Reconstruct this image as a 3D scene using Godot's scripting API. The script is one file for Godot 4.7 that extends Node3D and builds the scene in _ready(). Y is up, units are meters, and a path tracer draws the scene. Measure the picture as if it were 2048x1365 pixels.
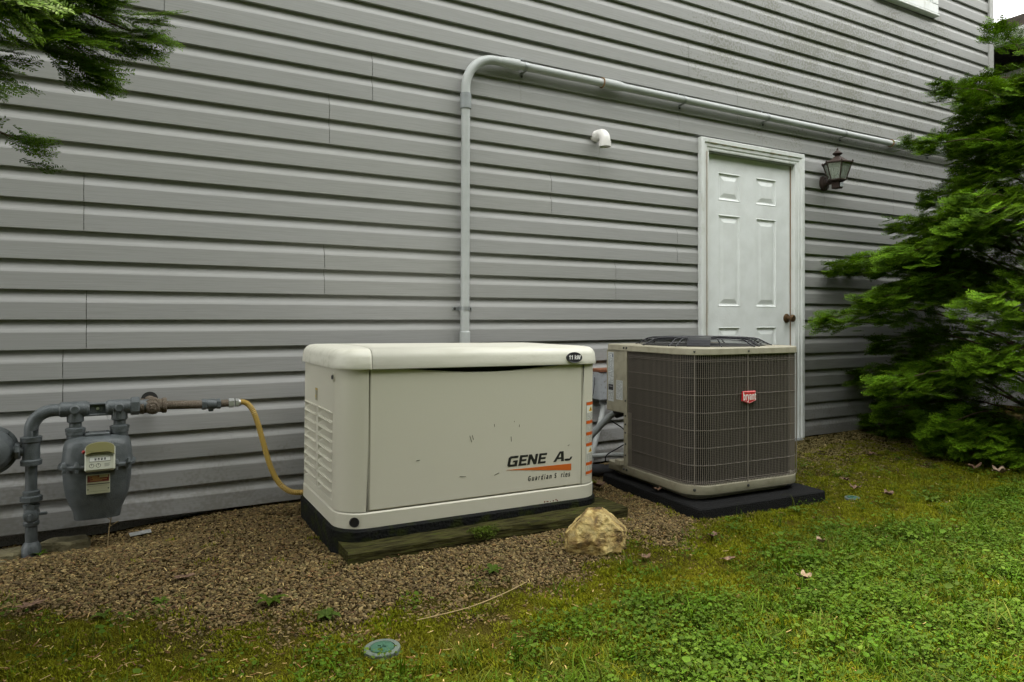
extends Node3D
# A grey clapboard house wall with a standby generator, an air conditioner, a gas meter and yews.
# World: the wall's face is the plane z = 0, x runs along it, +z points away from it, metres.

var rng := RandomNumberGenerator.new()
var used := {}
var M := {}
var field := FastNoiseLite.new()
var field_fine := FastNoiseLite.new()

# ---------------------------------------------------------------- naming
func numbered(n: String) -> String:
	if not used.has(n):
		used[n] = 0
		return n
	used[n] += 1
	return "%s_%03d" % [n, used[n]]

func meta(o: Node, label: String, category: String, group := "", kind := ""):
	if label: o.set_meta("label", label)
	if category: o.set_meta("category", category)
	if group: o.set_meta("group", group)
	if kind: o.set_meta("kind", kind)
	return o

func thing(n: String, label: String, category: String, at := Vector3.ZERO, turn := 0.0, group := "") -> Node3D:
	var o := Node3D.new()
	o.name = numbered(n)
	add_child(o)
	o.position = at
	o.rotation.y = turn
	meta(o, label, category, group)
	return o

func mesh_of(st: SurfaceTool) -> ArrayMesh:
	st.generate_normals()
	return st.commit()

func inst(n: String, m: Mesh, mt: Material, parent: Node, xf := Transform3D.IDENTITY) -> MeshInstance3D:
	var o := MeshInstance3D.new()
	o.name = numbered(n) if parent == self else n
	o.mesh = m
	o.material_override = mt
	o.transform = xf
	if parent != self and parent.has_node(NodePath(n)):
		var k := 1
		while parent.has_node(NodePath("%s_%03d" % [n, k])):
			k += 1
		o.name = "%s_%03d" % [n, k]
	parent.add_child(o, true)
	return o

func obj(n: String, st: SurfaceTool, mt: Material, parent: Node, xf := Transform3D.IDENTITY) -> MeshInstance3D:
	return inst(n, mesh_of(st), mt, parent, xf)

func tool() -> SurfaceTool:
	var st := SurfaceTool.new()
	st.begin(Mesh.PRIMITIVE_TRIANGLES)
	return st

# ---------------------------------------------------------------- shapes (counter-clockwise outside, emitted clockwise)
func tri(st: SurfaceTool, a: Vector3, b: Vector3, c: Vector3) -> void:
	st.add_vertex(a); st.add_vertex(c); st.add_vertex(b)

func quad(st: SurfaceTool, a: Vector3, b: Vector3, c: Vector3, d: Vector3) -> void:
	tri(st, a, b, c); tri(st, a, c, d)

func quad_uv(st: SurfaceTool, a: Vector3, b: Vector3, c: Vector3, d: Vector3) -> void:
	# a lower left, b lower right, c upper right, d upper left
	var p := [a, c, b, a, d, c]
	var u := [Vector2(0, 1), Vector2(1, 0), Vector2(1, 1), Vector2(0, 1), Vector2(0, 0), Vector2(1, 0)]
	for i in 6:
		st.set_uv(u[i]); st.add_vertex(p[i])

func flat(st: SurfaceTool) -> void:
	st.set_smooth_group(0xFFFFFFFF)

func bevel_box(st: SurfaceTool, size: Vector3, at := Vector3.ZERO, b := 0.003, basis := Basis.IDENTITY) -> void:
	flat(st)
	var h := size / 2.0
	b = minf(b, minf(h.x, minf(h.y, h.z)) * 0.9)
	var v := {}
	for sx in [-1, 1]:
		for sy in [-1, 1]:
			for sz in [-1, 1]:
				var s := Vector3(sx, sy, sz)
				for ax in 3:
					var q := Vector3(sx * (h.x - b), sy * (h.y - b), sz * (h.z - b))
					q[ax] = s[ax] * h[ax]
					v[[sx, sy, sz, ax]] = at + basis * q
	var mid: Vector3 = at
	var emit := func(list: Array):
		var n: Vector3 = (list[1] - list[0]).cross(list[2] - list[0])
		var cc := Vector3.ZERO
		for q in list: cc += q
		cc /= list.size()
		if n.dot(cc - mid) < 0.0: list.reverse()
		for i in range(1, list.size() - 1):
			tri(st, list[0], list[i], list[i + 1])
	for ax in 3:
		var o := (ax + 1) % 3
		var p := (ax + 2) % 3
		for s in [-1, 1]:
			var face := []
			for q in [[-1, -1], [1, -1], [1, 1], [-1, 1]]:
				var k := [0, 0, 0, ax]
				k[ax] = s; k[o] = q[0]; k[p] = q[1]
				face.append(v[k])
			emit.call(face)
		for so in [-1, 1]:
			for sp in [-1, 1]:
				var e := []
				for q in [[-1, o], [1, o], [1, p], [-1, p]]:
					var k := [0, 0, 0, q[1]]
					k[ax] = q[0]; k[o] = so; k[p] = sp
					e.append(v[k])
				emit.call(e)
	for sx in [-1, 1]:
		for sy in [-1, 1]:
			for sz in [-1, 1]:
				emit.call([v[[sx, sy, sz, 0]], v[[sx, sy, sz, 1]], v[[sx, sy, sz, 2]]])

func cap(st: SurfaceTool, ring: PackedVector3Array, up: bool) -> void:
	var c := Vector3.ZERO
	for p in ring: c += p
	c /= ring.size()
	for i in ring.size():
		var j := (i + 1) % ring.size()
		if up: tri(st, ring[i], ring[j], c)
		else: tri(st, ring[j], ring[i], c)

func loft(st: SurfaceTool, rings: Array, cap0 := true, cap1 := true, crease := 35.0, facets := false) -> void:
	var g := 1
	var last := Vector3.ZERO
	for i in rings.size() - 1:
		var r0: PackedVector3Array = rings[i]
		var r1: PackedVector3Array = rings[i + 1]
		var n := r0.size()
		var dir := (r1[0] - r0[0]).normalized()
		if i > 0 and last.length() > 0.1 and dir.length() > 0.1 and rad_to_deg(last.angle_to(dir)) > crease: g += 1
		last = dir
		st.set_smooth_group(0xFFFFFFFF if facets else g)
		for j in n:
			var k := (j + 1) % n
			quad(st, r0[j], r0[k], r1[k], r1[j])
	flat(st)
	if cap0: cap(st, rings[0], false)
	if cap1: cap(st, rings[-1], true)

# profile of (radius, height) turned about an axis
func lathe(st: SurfaceTool, prof: Array, xf := Transform3D.IDENTITY, n := 20, cap0 := true, cap1 := true, facets := false, turn := 0.0) -> void:
	var rings := []
	for p in prof:
		var r := PackedVector3Array()
		for j in n:
			var a := TAU * j / n + turn
			r.append(xf * Vector3(cos(a) * p[0], p[1], -sin(a) * p[0]))
		rings.append(r)
	loft(st, rings, cap0, cap1, 25.0, facets)

# a Transform3D whose y axis points along d
func along(at: Vector3, d: Vector3) -> Transform3D:
	var y := d.normalized()
	var x := y.cross(Vector3.FORWARD if absf(y.z) < 0.9 else Vector3.RIGHT).normalized()
	return Transform3D(Basis(x, y, x.cross(y)), at)

func tube(st: SurfaceTool, pts: Array, rad, n := 10, cap0 := true, cap1 := true) -> void:
	var rings := []
	var side := Vector3.ZERO
	for i in pts.size():
		var d: Vector3 = (pts[mini(i + 1, pts.size() - 1)] - pts[maxi(i - 1, 0)]).normalized()
		if side == Vector3.ZERO:
			side = d.cross(Vector3.UP if absf(d.y) < 0.9 else Vector3.RIGHT).normalized()
		side = (side - d * side.dot(d)).normalized()
		var up := d.cross(side)
		var r: float = rad[i] if rad is Array else rad
		var ring := PackedVector3Array()
		for j in n:
			var a := TAU * j / n
			ring.append(pts[i] + (side * cos(a) + up * sin(a)) * r)
		rings.append(ring)
	loft(st, rings, cap0, cap1, 60.0)

func rod(st: SurfaceTool, a: Vector3, b: Vector3, r: float, n := 12) -> void:
	tube(st, [a, b], r, n)

func arc_pts(c: Vector3, u: Vector3, v: Vector3, r: float, a0: float, a1: float, n: int) -> Array:
	var out := []
	for i in n + 1:
		var a := deg_to_rad(lerpf(a0, a1, float(i) / n))
		out.append(c + (u * cos(a) + v * sin(a)) * r)
	return out

func smooth_path(pts: Array, step := 8) -> Array:
	var out := []
	for i in pts.size() - 1:
		var p0: Vector3 = pts[maxi(i - 1, 0)]
		var p3: Vector3 = pts[mini(i + 2, pts.size() - 1)]
		for k in step:
			out.append(pts[i].cubic_interpolate(pts[i + 1], p0, p3, float(k) / step))
	out.append(pts[-1])
	return out

# a polygon in x, y pushed out along z, with a small bevel at the front edge
func prism(st: SurfaceTool, poly: Array, depth: float, bev := 0.0, xf := Transform3D.IDENTITY, z0 := 0.0) -> void:
	var pl := PackedVector2Array()
	for p in poly: pl.append(Vector2(p[0], p[1]) if p is Array else p)
	if Geometry2D.is_polygon_clockwise(pl): pl.reverse()
	var n := pl.size()
	var back := PackedVector3Array()
	var mid := PackedVector3Array()
	var front := PackedVector3Array()
	for i in n:
		var e0 := (pl[i] - pl[(i + n - 1) % n]).normalized()
		var e1 := (pl[(i + 1) % n] - pl[i]).normalized()
		var nn := (Vector2(-e0.y, e0.x) + Vector2(-e1.y, e1.x))
		nn = nn.normalized() / maxf(0.4, nn.length() / 2.0)
		var q := pl[i] + nn * bev
		back.append(xf * Vector3(pl[i].x, pl[i].y, z0))
		mid.append(xf * Vector3(pl[i].x, pl[i].y, z0 + depth - bev))
		front.append(xf * Vector3(q.x, q.y, z0 + depth))
	flat(st)
	loft(st, [back, mid, front] if bev > 0.0 else [back, front], false, false, 0.0, true)
	var t := Geometry2D.triangulate_polygon(pl)
	for i in range(0, t.size(), 3):
		tri(st, front[t[i]], front[t[i + 1]], front[t[i + 2]])
		tri(st, back[t[i + 2]], back[t[i + 1]], back[t[i]])
		
# rounded rectangle in plan, counter-clockwise seen from above; r = [front right, back right, back left, front left]
func plan(x0: float, x1: float, z0: float, z1: float, r: Array, off := 0.0, y := 0.0, seg := 8) -> PackedVector3Array:
	var out := PackedVector3Array()
	var cs := [[x1, z1, -1, -1, 270], [x1, z0, -1, 1, 0], [x0, z0, 1, 1, 90], [x0, z1, 1, -1, 180]]
	for i in 4:
		var c = cs[i]
		var rr: float = maxf(r[i], 0.001)
		for k in seg + 1:
			var a := deg_to_rad(c[4] + 90.0 * k / seg)
			var ro := maxf(rr + off, 0.0005)
			var cx: float = c[0] + c[2] * rr
			var cz: float = c[1] + c[3] * rr
			if rr + off < 0.0005:
				cx += c[2] * -(rr + off); cz += c[3] * -(rr + off)
			out.append(Vector3(cx + cos(a) * ro, y, cz - sin(a) * ro))
	return out

# ---------------------------------------------------------------- materials
func noise(sd: int, freq: float, oct := 4, cell := false) -> FastNoiseLite:
	var f := FastNoiseLite.new()
	f.seed = sd
	f.frequency = freq
	f.noise_type = FastNoiseLite.TYPE_CELLULAR if cell else FastNoiseLite.TYPE_SIMPLEX_SMOOTH
	f.fractal_type = FastNoiseLite.FRACTAL_FBM if oct > 1 else FastNoiseLite.FRACTAL_NONE
	f.fractal_octaves = oct
	return f

func lin(r: float, g: float, b: float) -> Color:
	return Color(r, g, b).linear_to_srgb()

# stops: [[position, r, g, b (linear)], ...]
func ramp_tex(f: FastNoiseLite, stops: Array, size := 256) -> ImageTexture:
	var im := f.get_seamless_image(size, size)
	im.convert(Image.FORMAT_L8)
	var lut := PackedByteArray()
	for i in 256:
		var t := i / 255.0
		var a = stops[0]
		var b = stops[-1]
		for k in stops.size() - 1:
			if t >= stops[k][0] and t <= stops[k + 1][0]:
				a = stops[k]; b = stops[k + 1]
		var w := clampf((t - a[0]) / maxf(b[0] - a[0], 1e-4), 0.0, 1.0)
		var c := lin(lerpf(a[1], b[1], w), lerpf(a[2], b[2], w), lerpf(a[3], b[3], w))
		lut.append(int(clampf(c.r, 0, 1) * 255)); lut.append(int(clampf(c.g, 0, 1) * 255)); lut.append(int(clampf(c.b, 0, 1) * 255))
	var d := im.get_data()
	var o := PackedByteArray()
	o.resize(size * size * 3)
	for i in size * size:
		var k := d[i] * 3
		o[i * 3] = lut[k]; o[i * 3 + 1] = lut[k + 1]; o[i * 3 + 2] = lut[k + 2]
	return ImageTexture.create_from_image(Image.create_from_data(size, size, false, Image.FORMAT_RGB8, o))

func bump_tex(f: FastNoiseLite, strength: float, size := 256) -> ImageTexture:
	var im := f.get_seamless_image(size, size)
	im.bump_map_to_normal_map(strength)
	return ImageTexture.create_from_image(im)

func mat(n: String, c: Color, rough := 0.6, metal := 0.0, opt := {}) -> StandardMaterial3D:
	var m := StandardMaterial3D.new()
	m.resource_name = n
	m.albedo_color = c
	m.roughness = rough
	m.metallic = metal
	if opt.has("tex"):
		m.albedo_texture = opt.tex
	if opt.has("nrm"):
		m.normal_enabled = true
		m.normal_texture = opt.nrm
		m.normal_scale = opt.get("ns", 0.5)
	if (opt.has("tex") or opt.has("nrm")) and not opt.get("uv", false):
		m.uv1_triplanar = true
		m.uv1_world_triplanar = opt.get("world", false)
		var s = opt.get("scale", 2.0)
		m.uv1_scale = s if s is Vector3 else Vector3(s, s, s)
	if opt.has("spec"): m.metallic_specular = opt.spec
	if opt.get("vc", false): m.vertex_color_use_as_albedo = true
	if opt.has("back"):
		m.backlight_enabled = true
		m.backlight = opt.back
	M[n] = m
	return m

# ---------------------------------------------------------------- the ground's make-up
func edge_at(tab: Array, x: float) -> float:
	if x <= tab[0][0]: return tab[0][1]
	for i in tab.size() - 1:
		if x <= tab[i + 1][0]:
			return lerpf(tab[i][1], tab[i + 1][1], (x - tab[i][0]) / (tab[i + 1][0] - tab[i][0]))
	return tab[-1][1]

var GRAVEL_EDGE := [[-1.5, 0.62], [-0.5, 0.72], [-0.2, 0.98], [0.17, 1.32], [0.55, 1.5], [0.92, 1.56], [1.22, 1.53], [1.66, 1.47], [2.13, 1.3], [2.4, 1.16], [3.05, 0.9], [3.3, 0.8], [4.4, 0.75], [5.2, 0.95], [7.0, 1.2]]
var LAWN_EDGE := [[-2.0, 2.6], [0.1, 2.1], [0.45, 1.82], [0.9, 1.86], [1.3, 1.78], [1.9, 1.68], [2.6, 1.66], [3.3, 1.62], [4.5, 1.55], [7.0, 1.6]]

func gravel_at(x: float, z: float) -> float:
	var d := z - edge_at(GRAVEL_EDGE, x) + field.get_noise_2d(x * 3.0, z * 3.0) * 0.22 + field_fine.get_noise_2d(x * 9.0, z * 9.0) * 0.12
	var g := 1.0 - smoothstep(-0.17, 0.16, d)
	if x > 2.9:
		g = maxf(g * 0.75, 0.42 * (1.0 - smoothstep(0.9, 1.35, z)))
	return g

func lawn_at(x: float, z: float) -> float:
	var d := z - edge_at(LAWN_EDGE, x) + field.get_noise_2d(x * 2.0 + 40.0, z * 2.0) * 0.3
	return smoothstep(-0.14, 0.16, d)

func height_at(x: float, z: float) -> float:
	var h := field.get_noise_2d(x * 1.3, z * 1.3 + 70.0) * 0.012 + field_fine.get_noise_2d(x * 4.0, z * 4.0) * 0.006
	h -= 0.045 * (1.0 - smoothstep(-0.2, 0.5, x)) * (1.0 - smoothstep(0.05, 0.45, z))
	h += 0.02 * smoothstep(2.5, 6.0, x) * (1.0 - smoothstep(0.5, 1.5, z))
	return h - 0.004

# ---------------------------------------------------------------- set up
func _ready() -> void:
	rng.seed = 7
	field.seed = 3; field.frequency = 0.55; field.noise_type = FastNoiseLite.TYPE_SIMPLEX_SMOOTH
	field_fine.seed = 9; field_fine.frequency = 0.8; field_fine.noise_type = FastNoiseLite.TYPE_SIMPLEX_SMOOTH
	# camera: level, turned 29 degrees to the right of the wall's normal, lens lowered a little
	var cam := Camera3D.new()
	cam.name = "camera"
	add_child(cam)
	cam.position = Vector3(0, 0.9, 3.463)
	cam.rotation.y = -0.50785
	cam.projection = Camera3D.PROJECTION_FRUSTUM
	cam.near = 0.05
	cam.far = 300.0
	cam.size = 0.05
	cam.frustum_offset = Vector2(0, -0.05 * 41.5 / 1365.0)
	cam.current = true
	# sky, sun, exposure
	var sky_m := ProceduralSkyMaterial.new()
	sky_m.sky_top_color = lin(0.70, 0.705, 0.69)
	sky_m.sky_horizon_color = lin(0.66, 0.665, 0.65)
	sky_m.sky_curve = 0.2
	sky_m.ground_bottom_color = lin(0.10, 0.11, 0.07)
	sky_m.ground_horizon_color = lin(0.16, 0.17, 0.12)
	sky_m.sun_angle_max = 1.0
	var sky := Sky.new()
	sky.sky_material = sky_m
	var env := Environment.new()
	env.background_mode = Environment.BG_SKY
	env.sky = sky
	env.tonemap_mode = Environment.TONE_MAPPER_LINEAR
	env.tonemap_exposure = 7.2
	env.sdfgi_enabled = true
	env.ssao_enabled = true
	env.ssil_enabled = true
	var we := WorldEnvironment.new()
	we.name = "world_environment"
	we.environment = env
	add_child(we)
	var sun := DirectionalLight3D.new()
	sun.name = "sun"
	add_child(sun)
	sun.light_energy = 0.5
	sun.light_color = Color(1.0, 0.95, 0.84)
	sun.light_angular_distance = 10.0
	sun.shadow_enabled = true
	var towards := Vector3(0.15, 4.0, -1.0).normalized()
	sun.look_at_from_position(towards * 20.0, Vector3.ZERO, Vector3(0, 0, 1))
	materials()
	build_house()
	build_ground()
	build_conduit()
	build_vent()
	build_lantern()
	build_generator()
	build_plank_and_rock()
	build_air_conditioner()
	build_service_lines()
	build_gas()
	build_trees()
	build_unseen_treeline()
	build_small_things()

func materials() -> void:
	var mott := ramp_tex(noise(11, 0.02, 5), [[0.2, 0.80, 0.80, 0.78], [0.5, 0.95, 0.95, 0.95], [0.8, 1, 1, 1]])
	var faint := ramp_tex(noise(33, 0.015, 4), [[0.2, 0.92, 0.92, 0.91], [0.7, 1, 1, 1]])
	var grit := ramp_tex(noise(12, 0.12, 3), [[0.25, 0.78, 0.78, 0.77], [0.55, 0.97, 0.97, 0.97], [0.8, 1, 1, 1]])
	var grit_n := bump_tex(noise(13, 0.15, 3), 6.0)
	var lump_n := bump_tex(noise(14, 0.03, 5), 8.0)
	# vinyl: grain runs along the panels (the texture is stretched along x by the panels' UVs)
	var grain := bump_tex(noise(15, 0.05, 4), 9.0, 512)
	var grain_c := ramp_tex(noise(15, 0.05, 4), [[0.2, 0.90, 0.90, 0.89], [0.5, 0.97, 0.97, 0.97], [0.8, 1, 1, 1]], 512)
	var vinyl := mat("vinyl_siding", lin(0.325, 0.325, 0.317), 0.55, 0.0, {"vc": true, "tex": grain_c, "nrm": grain, "ns": 0.06, "uv": true, "spec": 0.35})
	vinyl.detail_enabled = true
	vinyl.detail_uv_layer = BaseMaterial3D.DETAIL_UV_2
	vinyl.detail_blend_mode = BaseMaterial3D.BLEND_MODE_MIX
	vinyl.detail_albedo = stain_tex()
	mat("trim_grey", lin(0.36, 0.36, 0.345), 0.55, 0.0, {"tex": mott, "scale": 3.0})
	mat("paint_white", lin(0.66, 0.68, 0.66), 0.45, 0.0, {"tex": ramp_tex(noise(16, 0.02, 5), [[0.12, 0.80, 0.79, 0.75], [0.35, 0.95, 0.95, 0.94], [0.8, 1, 1, 1]]), "scale": Vector3(1.6, 0.9, 1.6), "nrm": lump_n, "ns": 0.05})
	mat("door_paint", lin(0.74, 0.765, 0.755), 0.4, 0.0, {"tex": faint, "scale": 1.4, "nrm": grit_n, "ns": 0.03})
	mat("caulk_brown", lin(0.22, 0.13, 0.06), 0.8)
	mat("gap_shade", lin(0.02, 0.02, 0.018), 0.9)  # near-black that stands in for shade inside openings and gaps
	mat("concrete", lin(0.20, 0.19, 0.17), 0.9, 0.0, {"tex": grit, "scale": 3.0, "nrm": grit_n, "ns": 0.6})
	mat("glass", Color(0.75, 0.8, 0.82, 0.12), 0.03).transparency = BaseMaterial3D.TRANSPARENCY_ALPHA
	mat("room_shade", lin(0.03, 0.032, 0.035), 0.9)
	mat("shingle", lin(0.030, 0.023, 0.020), 0.95, 0.0, {"tex": ramp_tex(noise(17, 0.2, 2), [[0.2, 0.5, 0.48, 0.45], [0.8, 1, 1, 1]]), "scale": 3.0, "nrm": grit_n, "ns": 0.8})
	mat("pvc_grey", lin(0.40, 0.42, 0.41), 0.5, 0.0, {"tex": faint, "scale": 2.2, "nrm": grit_n, "ns": 0.05})
	mat("pvc_grey_dark", lin(0.26, 0.28, 0.285), 0.55, 0.0, {"tex": mott, "scale": 3.0})
	mat("pvc_white", lin(0.72, 0.70, 0.67), 0.35)
	mat("galvanised", lin(0.34, 0.36, 0.36), 0.45, 0.6, {"tex": grit, "scale": 12.0})
	mat("steel_bright", lin(0.55, 0.56, 0.55), 0.35, 0.8, {"tex": mott, "scale": 10.0})
	mat("screw_dark", lin(0.06, 0.06, 0.055), 0.5, 0.5)
	mat("rust_brown", lin(0.046, 0.028, 0.020), 0.7, 0.2, {"tex": ramp_tex(noise(18, 0.06, 4), [[0.2, 0.35, 0.3, 0.3], [0.5, 0.8, 0.75, 0.7], [0.8, 1, 1, 1]]), "scale": 9.0, "nrm": grit_n, "ns": 0.4})
	mat("rusty_pipe", lin(0.5, 0.5, 0.5), 0.75, 0.35, {"tex": ramp_tex(noise(19, 0.07, 4), [[0.25, 0.07, 0.045, 0.03], [0.45, 0.16, 0.10, 0.06], [0.58, 0.30, 0.24, 0.17], [0.75, 0.6, 0.55, 0.45]]), "scale": 16.0, "nrm": grit_n, "ns": 0.7})
	var seedy := mat("seeded_glass", Color(0.62, 0.66, 0.60, 0.42), 0.12, 0.0, {"nrm": grit_n, "ns": 0.25, "scale": 14.0})
	seedy.transparency = BaseMaterial3D.TRANSPARENCY_ALPHA
	mat("bulb_white", lin(0.5, 0.53, 0.56), 0.3)
	# generator paint: warm putty with a fine orange-peel speckle
	var peel := ramp_tex(noise(20, 0.25, 2), [[0.25, 0.93, 0.93, 0.92], [0.6, 1, 1, 1]], 256)
	var peel_n := bump_tex(noise(21, 0.2, 2), 4.0)
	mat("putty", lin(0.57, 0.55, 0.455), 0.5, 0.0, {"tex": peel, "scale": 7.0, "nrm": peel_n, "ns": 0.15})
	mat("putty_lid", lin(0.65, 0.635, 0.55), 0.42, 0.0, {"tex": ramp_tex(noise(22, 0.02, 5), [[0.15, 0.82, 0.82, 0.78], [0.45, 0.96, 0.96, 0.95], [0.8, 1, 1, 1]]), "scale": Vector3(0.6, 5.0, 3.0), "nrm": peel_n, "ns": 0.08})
	mat("base_black", lin(0.5, 0.5, 0.5), 0.75, 0.0, {"tex": ramp_tex(noise(23, 0.022, 5), [[0.3, 0.028, 0.030, 0.030], [0.55, 0.036, 0.038, 0.034], [0.64, 0.045, 0.058, 0.02], [0.78, 0.075, 0.095, 0.02]]), "scale": 1.7, "nrm": grit_n, "ns": 0.3})
	M.base_black.albedo_color = Color(0.55, 0.55, 0.55)
	M.base_black.metallic_specular = 0.25
	mat("badge_black", lin(0.015, 0.015, 0.017), 0.3)
	mat("letter_black", lin(0.012, 0.012, 0.011), 0.5)
	mat("letter_white", lin(0.75, 0.75, 0.72), 0.4)
	mat("logo_orange", lin(0.52, 0.115, 0.012), 0.5)
	mat("clipping", lin(0.045, 0.045, 0.025), 0.8)
	mat("plank_wood", Color(1, 1, 1), 0.9, 0.0, {"tex": ramp_tex(noise(24, 0.03, 5), [[0.2, 0.03, 0.028, 0.018], [0.42, 0.075, 0.066, 0.040], [0.55, 0.085, 0.082, 0.038], [0.68, 0.12, 0.105, 0.06], [0.8, 0.085, 0.105, 0.025]]), "scale": Vector3(0.9, 9.0, 7.0), "nrm": lump_n, "ns": 1.0})
	M.plank_wood.albedo_color = Color(0.72, 0.73, 0.58)
	M.plank_wood.metallic_specular = 0.2
	mat("rock", Color(1, 1, 1), 0.85, 0.0, {"tex": ramp_tex(noise(25, 0.022, 5), [[0.30, 0.06, 0.036, 0.014], [0.42, 0.17, 0.105, 0.035], [0.52, 0.33, 0.245, 0.10], [0.62, 0.42, 0.33, 0.16], [0.74, 0.46, 0.385, 0.22]], 512), "scale": 1.3, "nrm": grit_n, "ns": 0.35})
	M.rock.albedo_color = Color(1.0, 0.98, 0.86)
	mat("pad_black", lin(0.012, 0.012, 0.012), 0.85, 0.0, {"spec": 0.2, "tex": grit, "scale": 3.0, "nrm": grit_n, "ns": 0.5})
	# air conditioner
	mat("beige", lin(0.33, 0.305, 0.225), 0.5, 0.0, {"tex": mott, "scale": 3.0, "nrm": peel_n, "ns": 0.12})
	mat("guard_wire", lin(0.195, 0.169, 0.142), 0.5, 0.1)
	mat("coil_fin", Color(1, 1, 1), 0.7, 0.15, {"tex": ramp_tex(noise(26, 0.04, 4), [[0.25, 0.008, 0.0075, 0.007], [0.55, 0.015, 0.0135, 0.012], [0.8, 0.024, 0.021, 0.018]]), "scale": Vector3(3.0, 2.0, 3.0)})
	mat("fan_black", lin(0.016, 0.016, 0.02), 0.35)
	mat("badge_red", lin(0.55, 0.012, 0.02), 0.3)
	mat("rubber", lin(0.018, 0.018, 0.019), 0.6)
	mat("foam_black", lin(0.028, 0.028, 0.03), 0.9, 0.0, {"nrm": grit_n, "ns": 0.6, "scale": 5.0})
	mat("box_grey", lin(0.36, 0.38, 0.40), 0.5, 0.2, {"tex": ramp_tex(noise(27, 0.02, 4), [[0.12, 0.7, 0.6, 0.5], [0.25, 0.92, 0.91, 0.9], [0.8, 1, 1, 1]]), "scale": 5.0})
	mat("rust_orange", lin(0.16, 0.055, 0.02), 0.85, 0.0, {"tex": grit, "scale": 16.0})
	# gas set
	mat("meter_grey", lin(0.088, 0.100, 0.104), 0.48, 0.1, {"tex": ramp_tex(noise(28, 0.02, 5), [[0.2, 0.65, 0.66, 0.65], [0.5, 0.95, 0.95, 0.95], [0.8, 1, 1, 1]]), "scale": 3.0, "nrm": peel_n, "ns": 0.25})
	mat("hose_yellow", lin(0.46, 0.31, 0.07), 0.5, 0.0, {"tex": grit, "scale": 9.0})
	mat("index_cream", lin(0.46, 0.47, 0.38), 0.5)
	mat("amber_clear", Color(0.62, 0.60, 0.22, 0.5), 0.1).transparency = BaseMaterial3D.TRANSPARENCY_ALPHA
	mat("seal_red", lin(0.35, 0.02, 0.015), 0.5)
	# plants and ground
	mat("bark", lin(0.10, 0.065, 0.042), 0.95, 0.0, {"tex": grit, "scale": 6.0, "nrm": lump_n, "ns": 1.0})
	var leafy := {"vc": true, "back": Color(0.75, 0.75, 0.5), "spec": 0.18}
	mat("needle", Color(1, 1, 1), 0.55, 0.0, leafy)
	mat("leaf", Color(1, 1, 1), 0.6, 0.0, leafy)
	mat("stone", Color(1, 1, 1), 0.85, 0.0, {"vc": true})
	mat("litter", Color(1, 1, 1), 0.8, 0.0, {"vc": true})
	mat("ground", Color(1, 1, 1), 1.0, 0.0, {"vc": true, "spec": 0.05, "tex": ramp_tex(noise(29, 0.09, 5), [[0.2, 0.35, 0.33, 0.30], [0.5, 0.8, 0.8, 0.78], [0.75, 1, 1, 1]], 512), "scale": 2.6, "world": true, "nrm": bump_tex(noise(30, 0.1, 4), 10.0, 512), "ns": 1.0})
	mat("lid_green", lin(0.042, 0.095, 0.066), 0.9, 0.0, {"spec": 0.12, "tex": mott, "scale": 8.0})
	mat("collar_grey", lin(0.10, 0.125, 0.11), 0.9, 0.0, {"spec": 0.15, "tex": grit, "scale": 6.0})
	mat("flag_stone", lin(0.16, 0.14, 0.075), 0.95, 0.0, {"tex": mott, "scale": 5.0, "nrm": lump_n, "ns": 0.8})
	mat("straw", lin(0.30, 0.22, 0.10), 0.7)
	mat("dead_leaf", Color(1, 1, 1), 0.75, 0.0, {"tex": ramp_tex(noise(31, 0.03, 4), [[0.2, 0.06, 0.03, 0.016], [0.55, 0.12, 0.065, 0.036], [0.8, 0.19, 0.115, 0.07]]), "scale": 7.0})
	mat("dead_leaf_pale", Color(1, 1, 1), 0.75, 0.0, {"tex": ramp_tex(noise(32, 0.03, 4), [[0.2, 0.13, 0.085, 0.05], [0.55, 0.22, 0.155, 0.10], [0.8, 0.28, 0.21, 0.145]]), "scale": 7.0})

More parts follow.
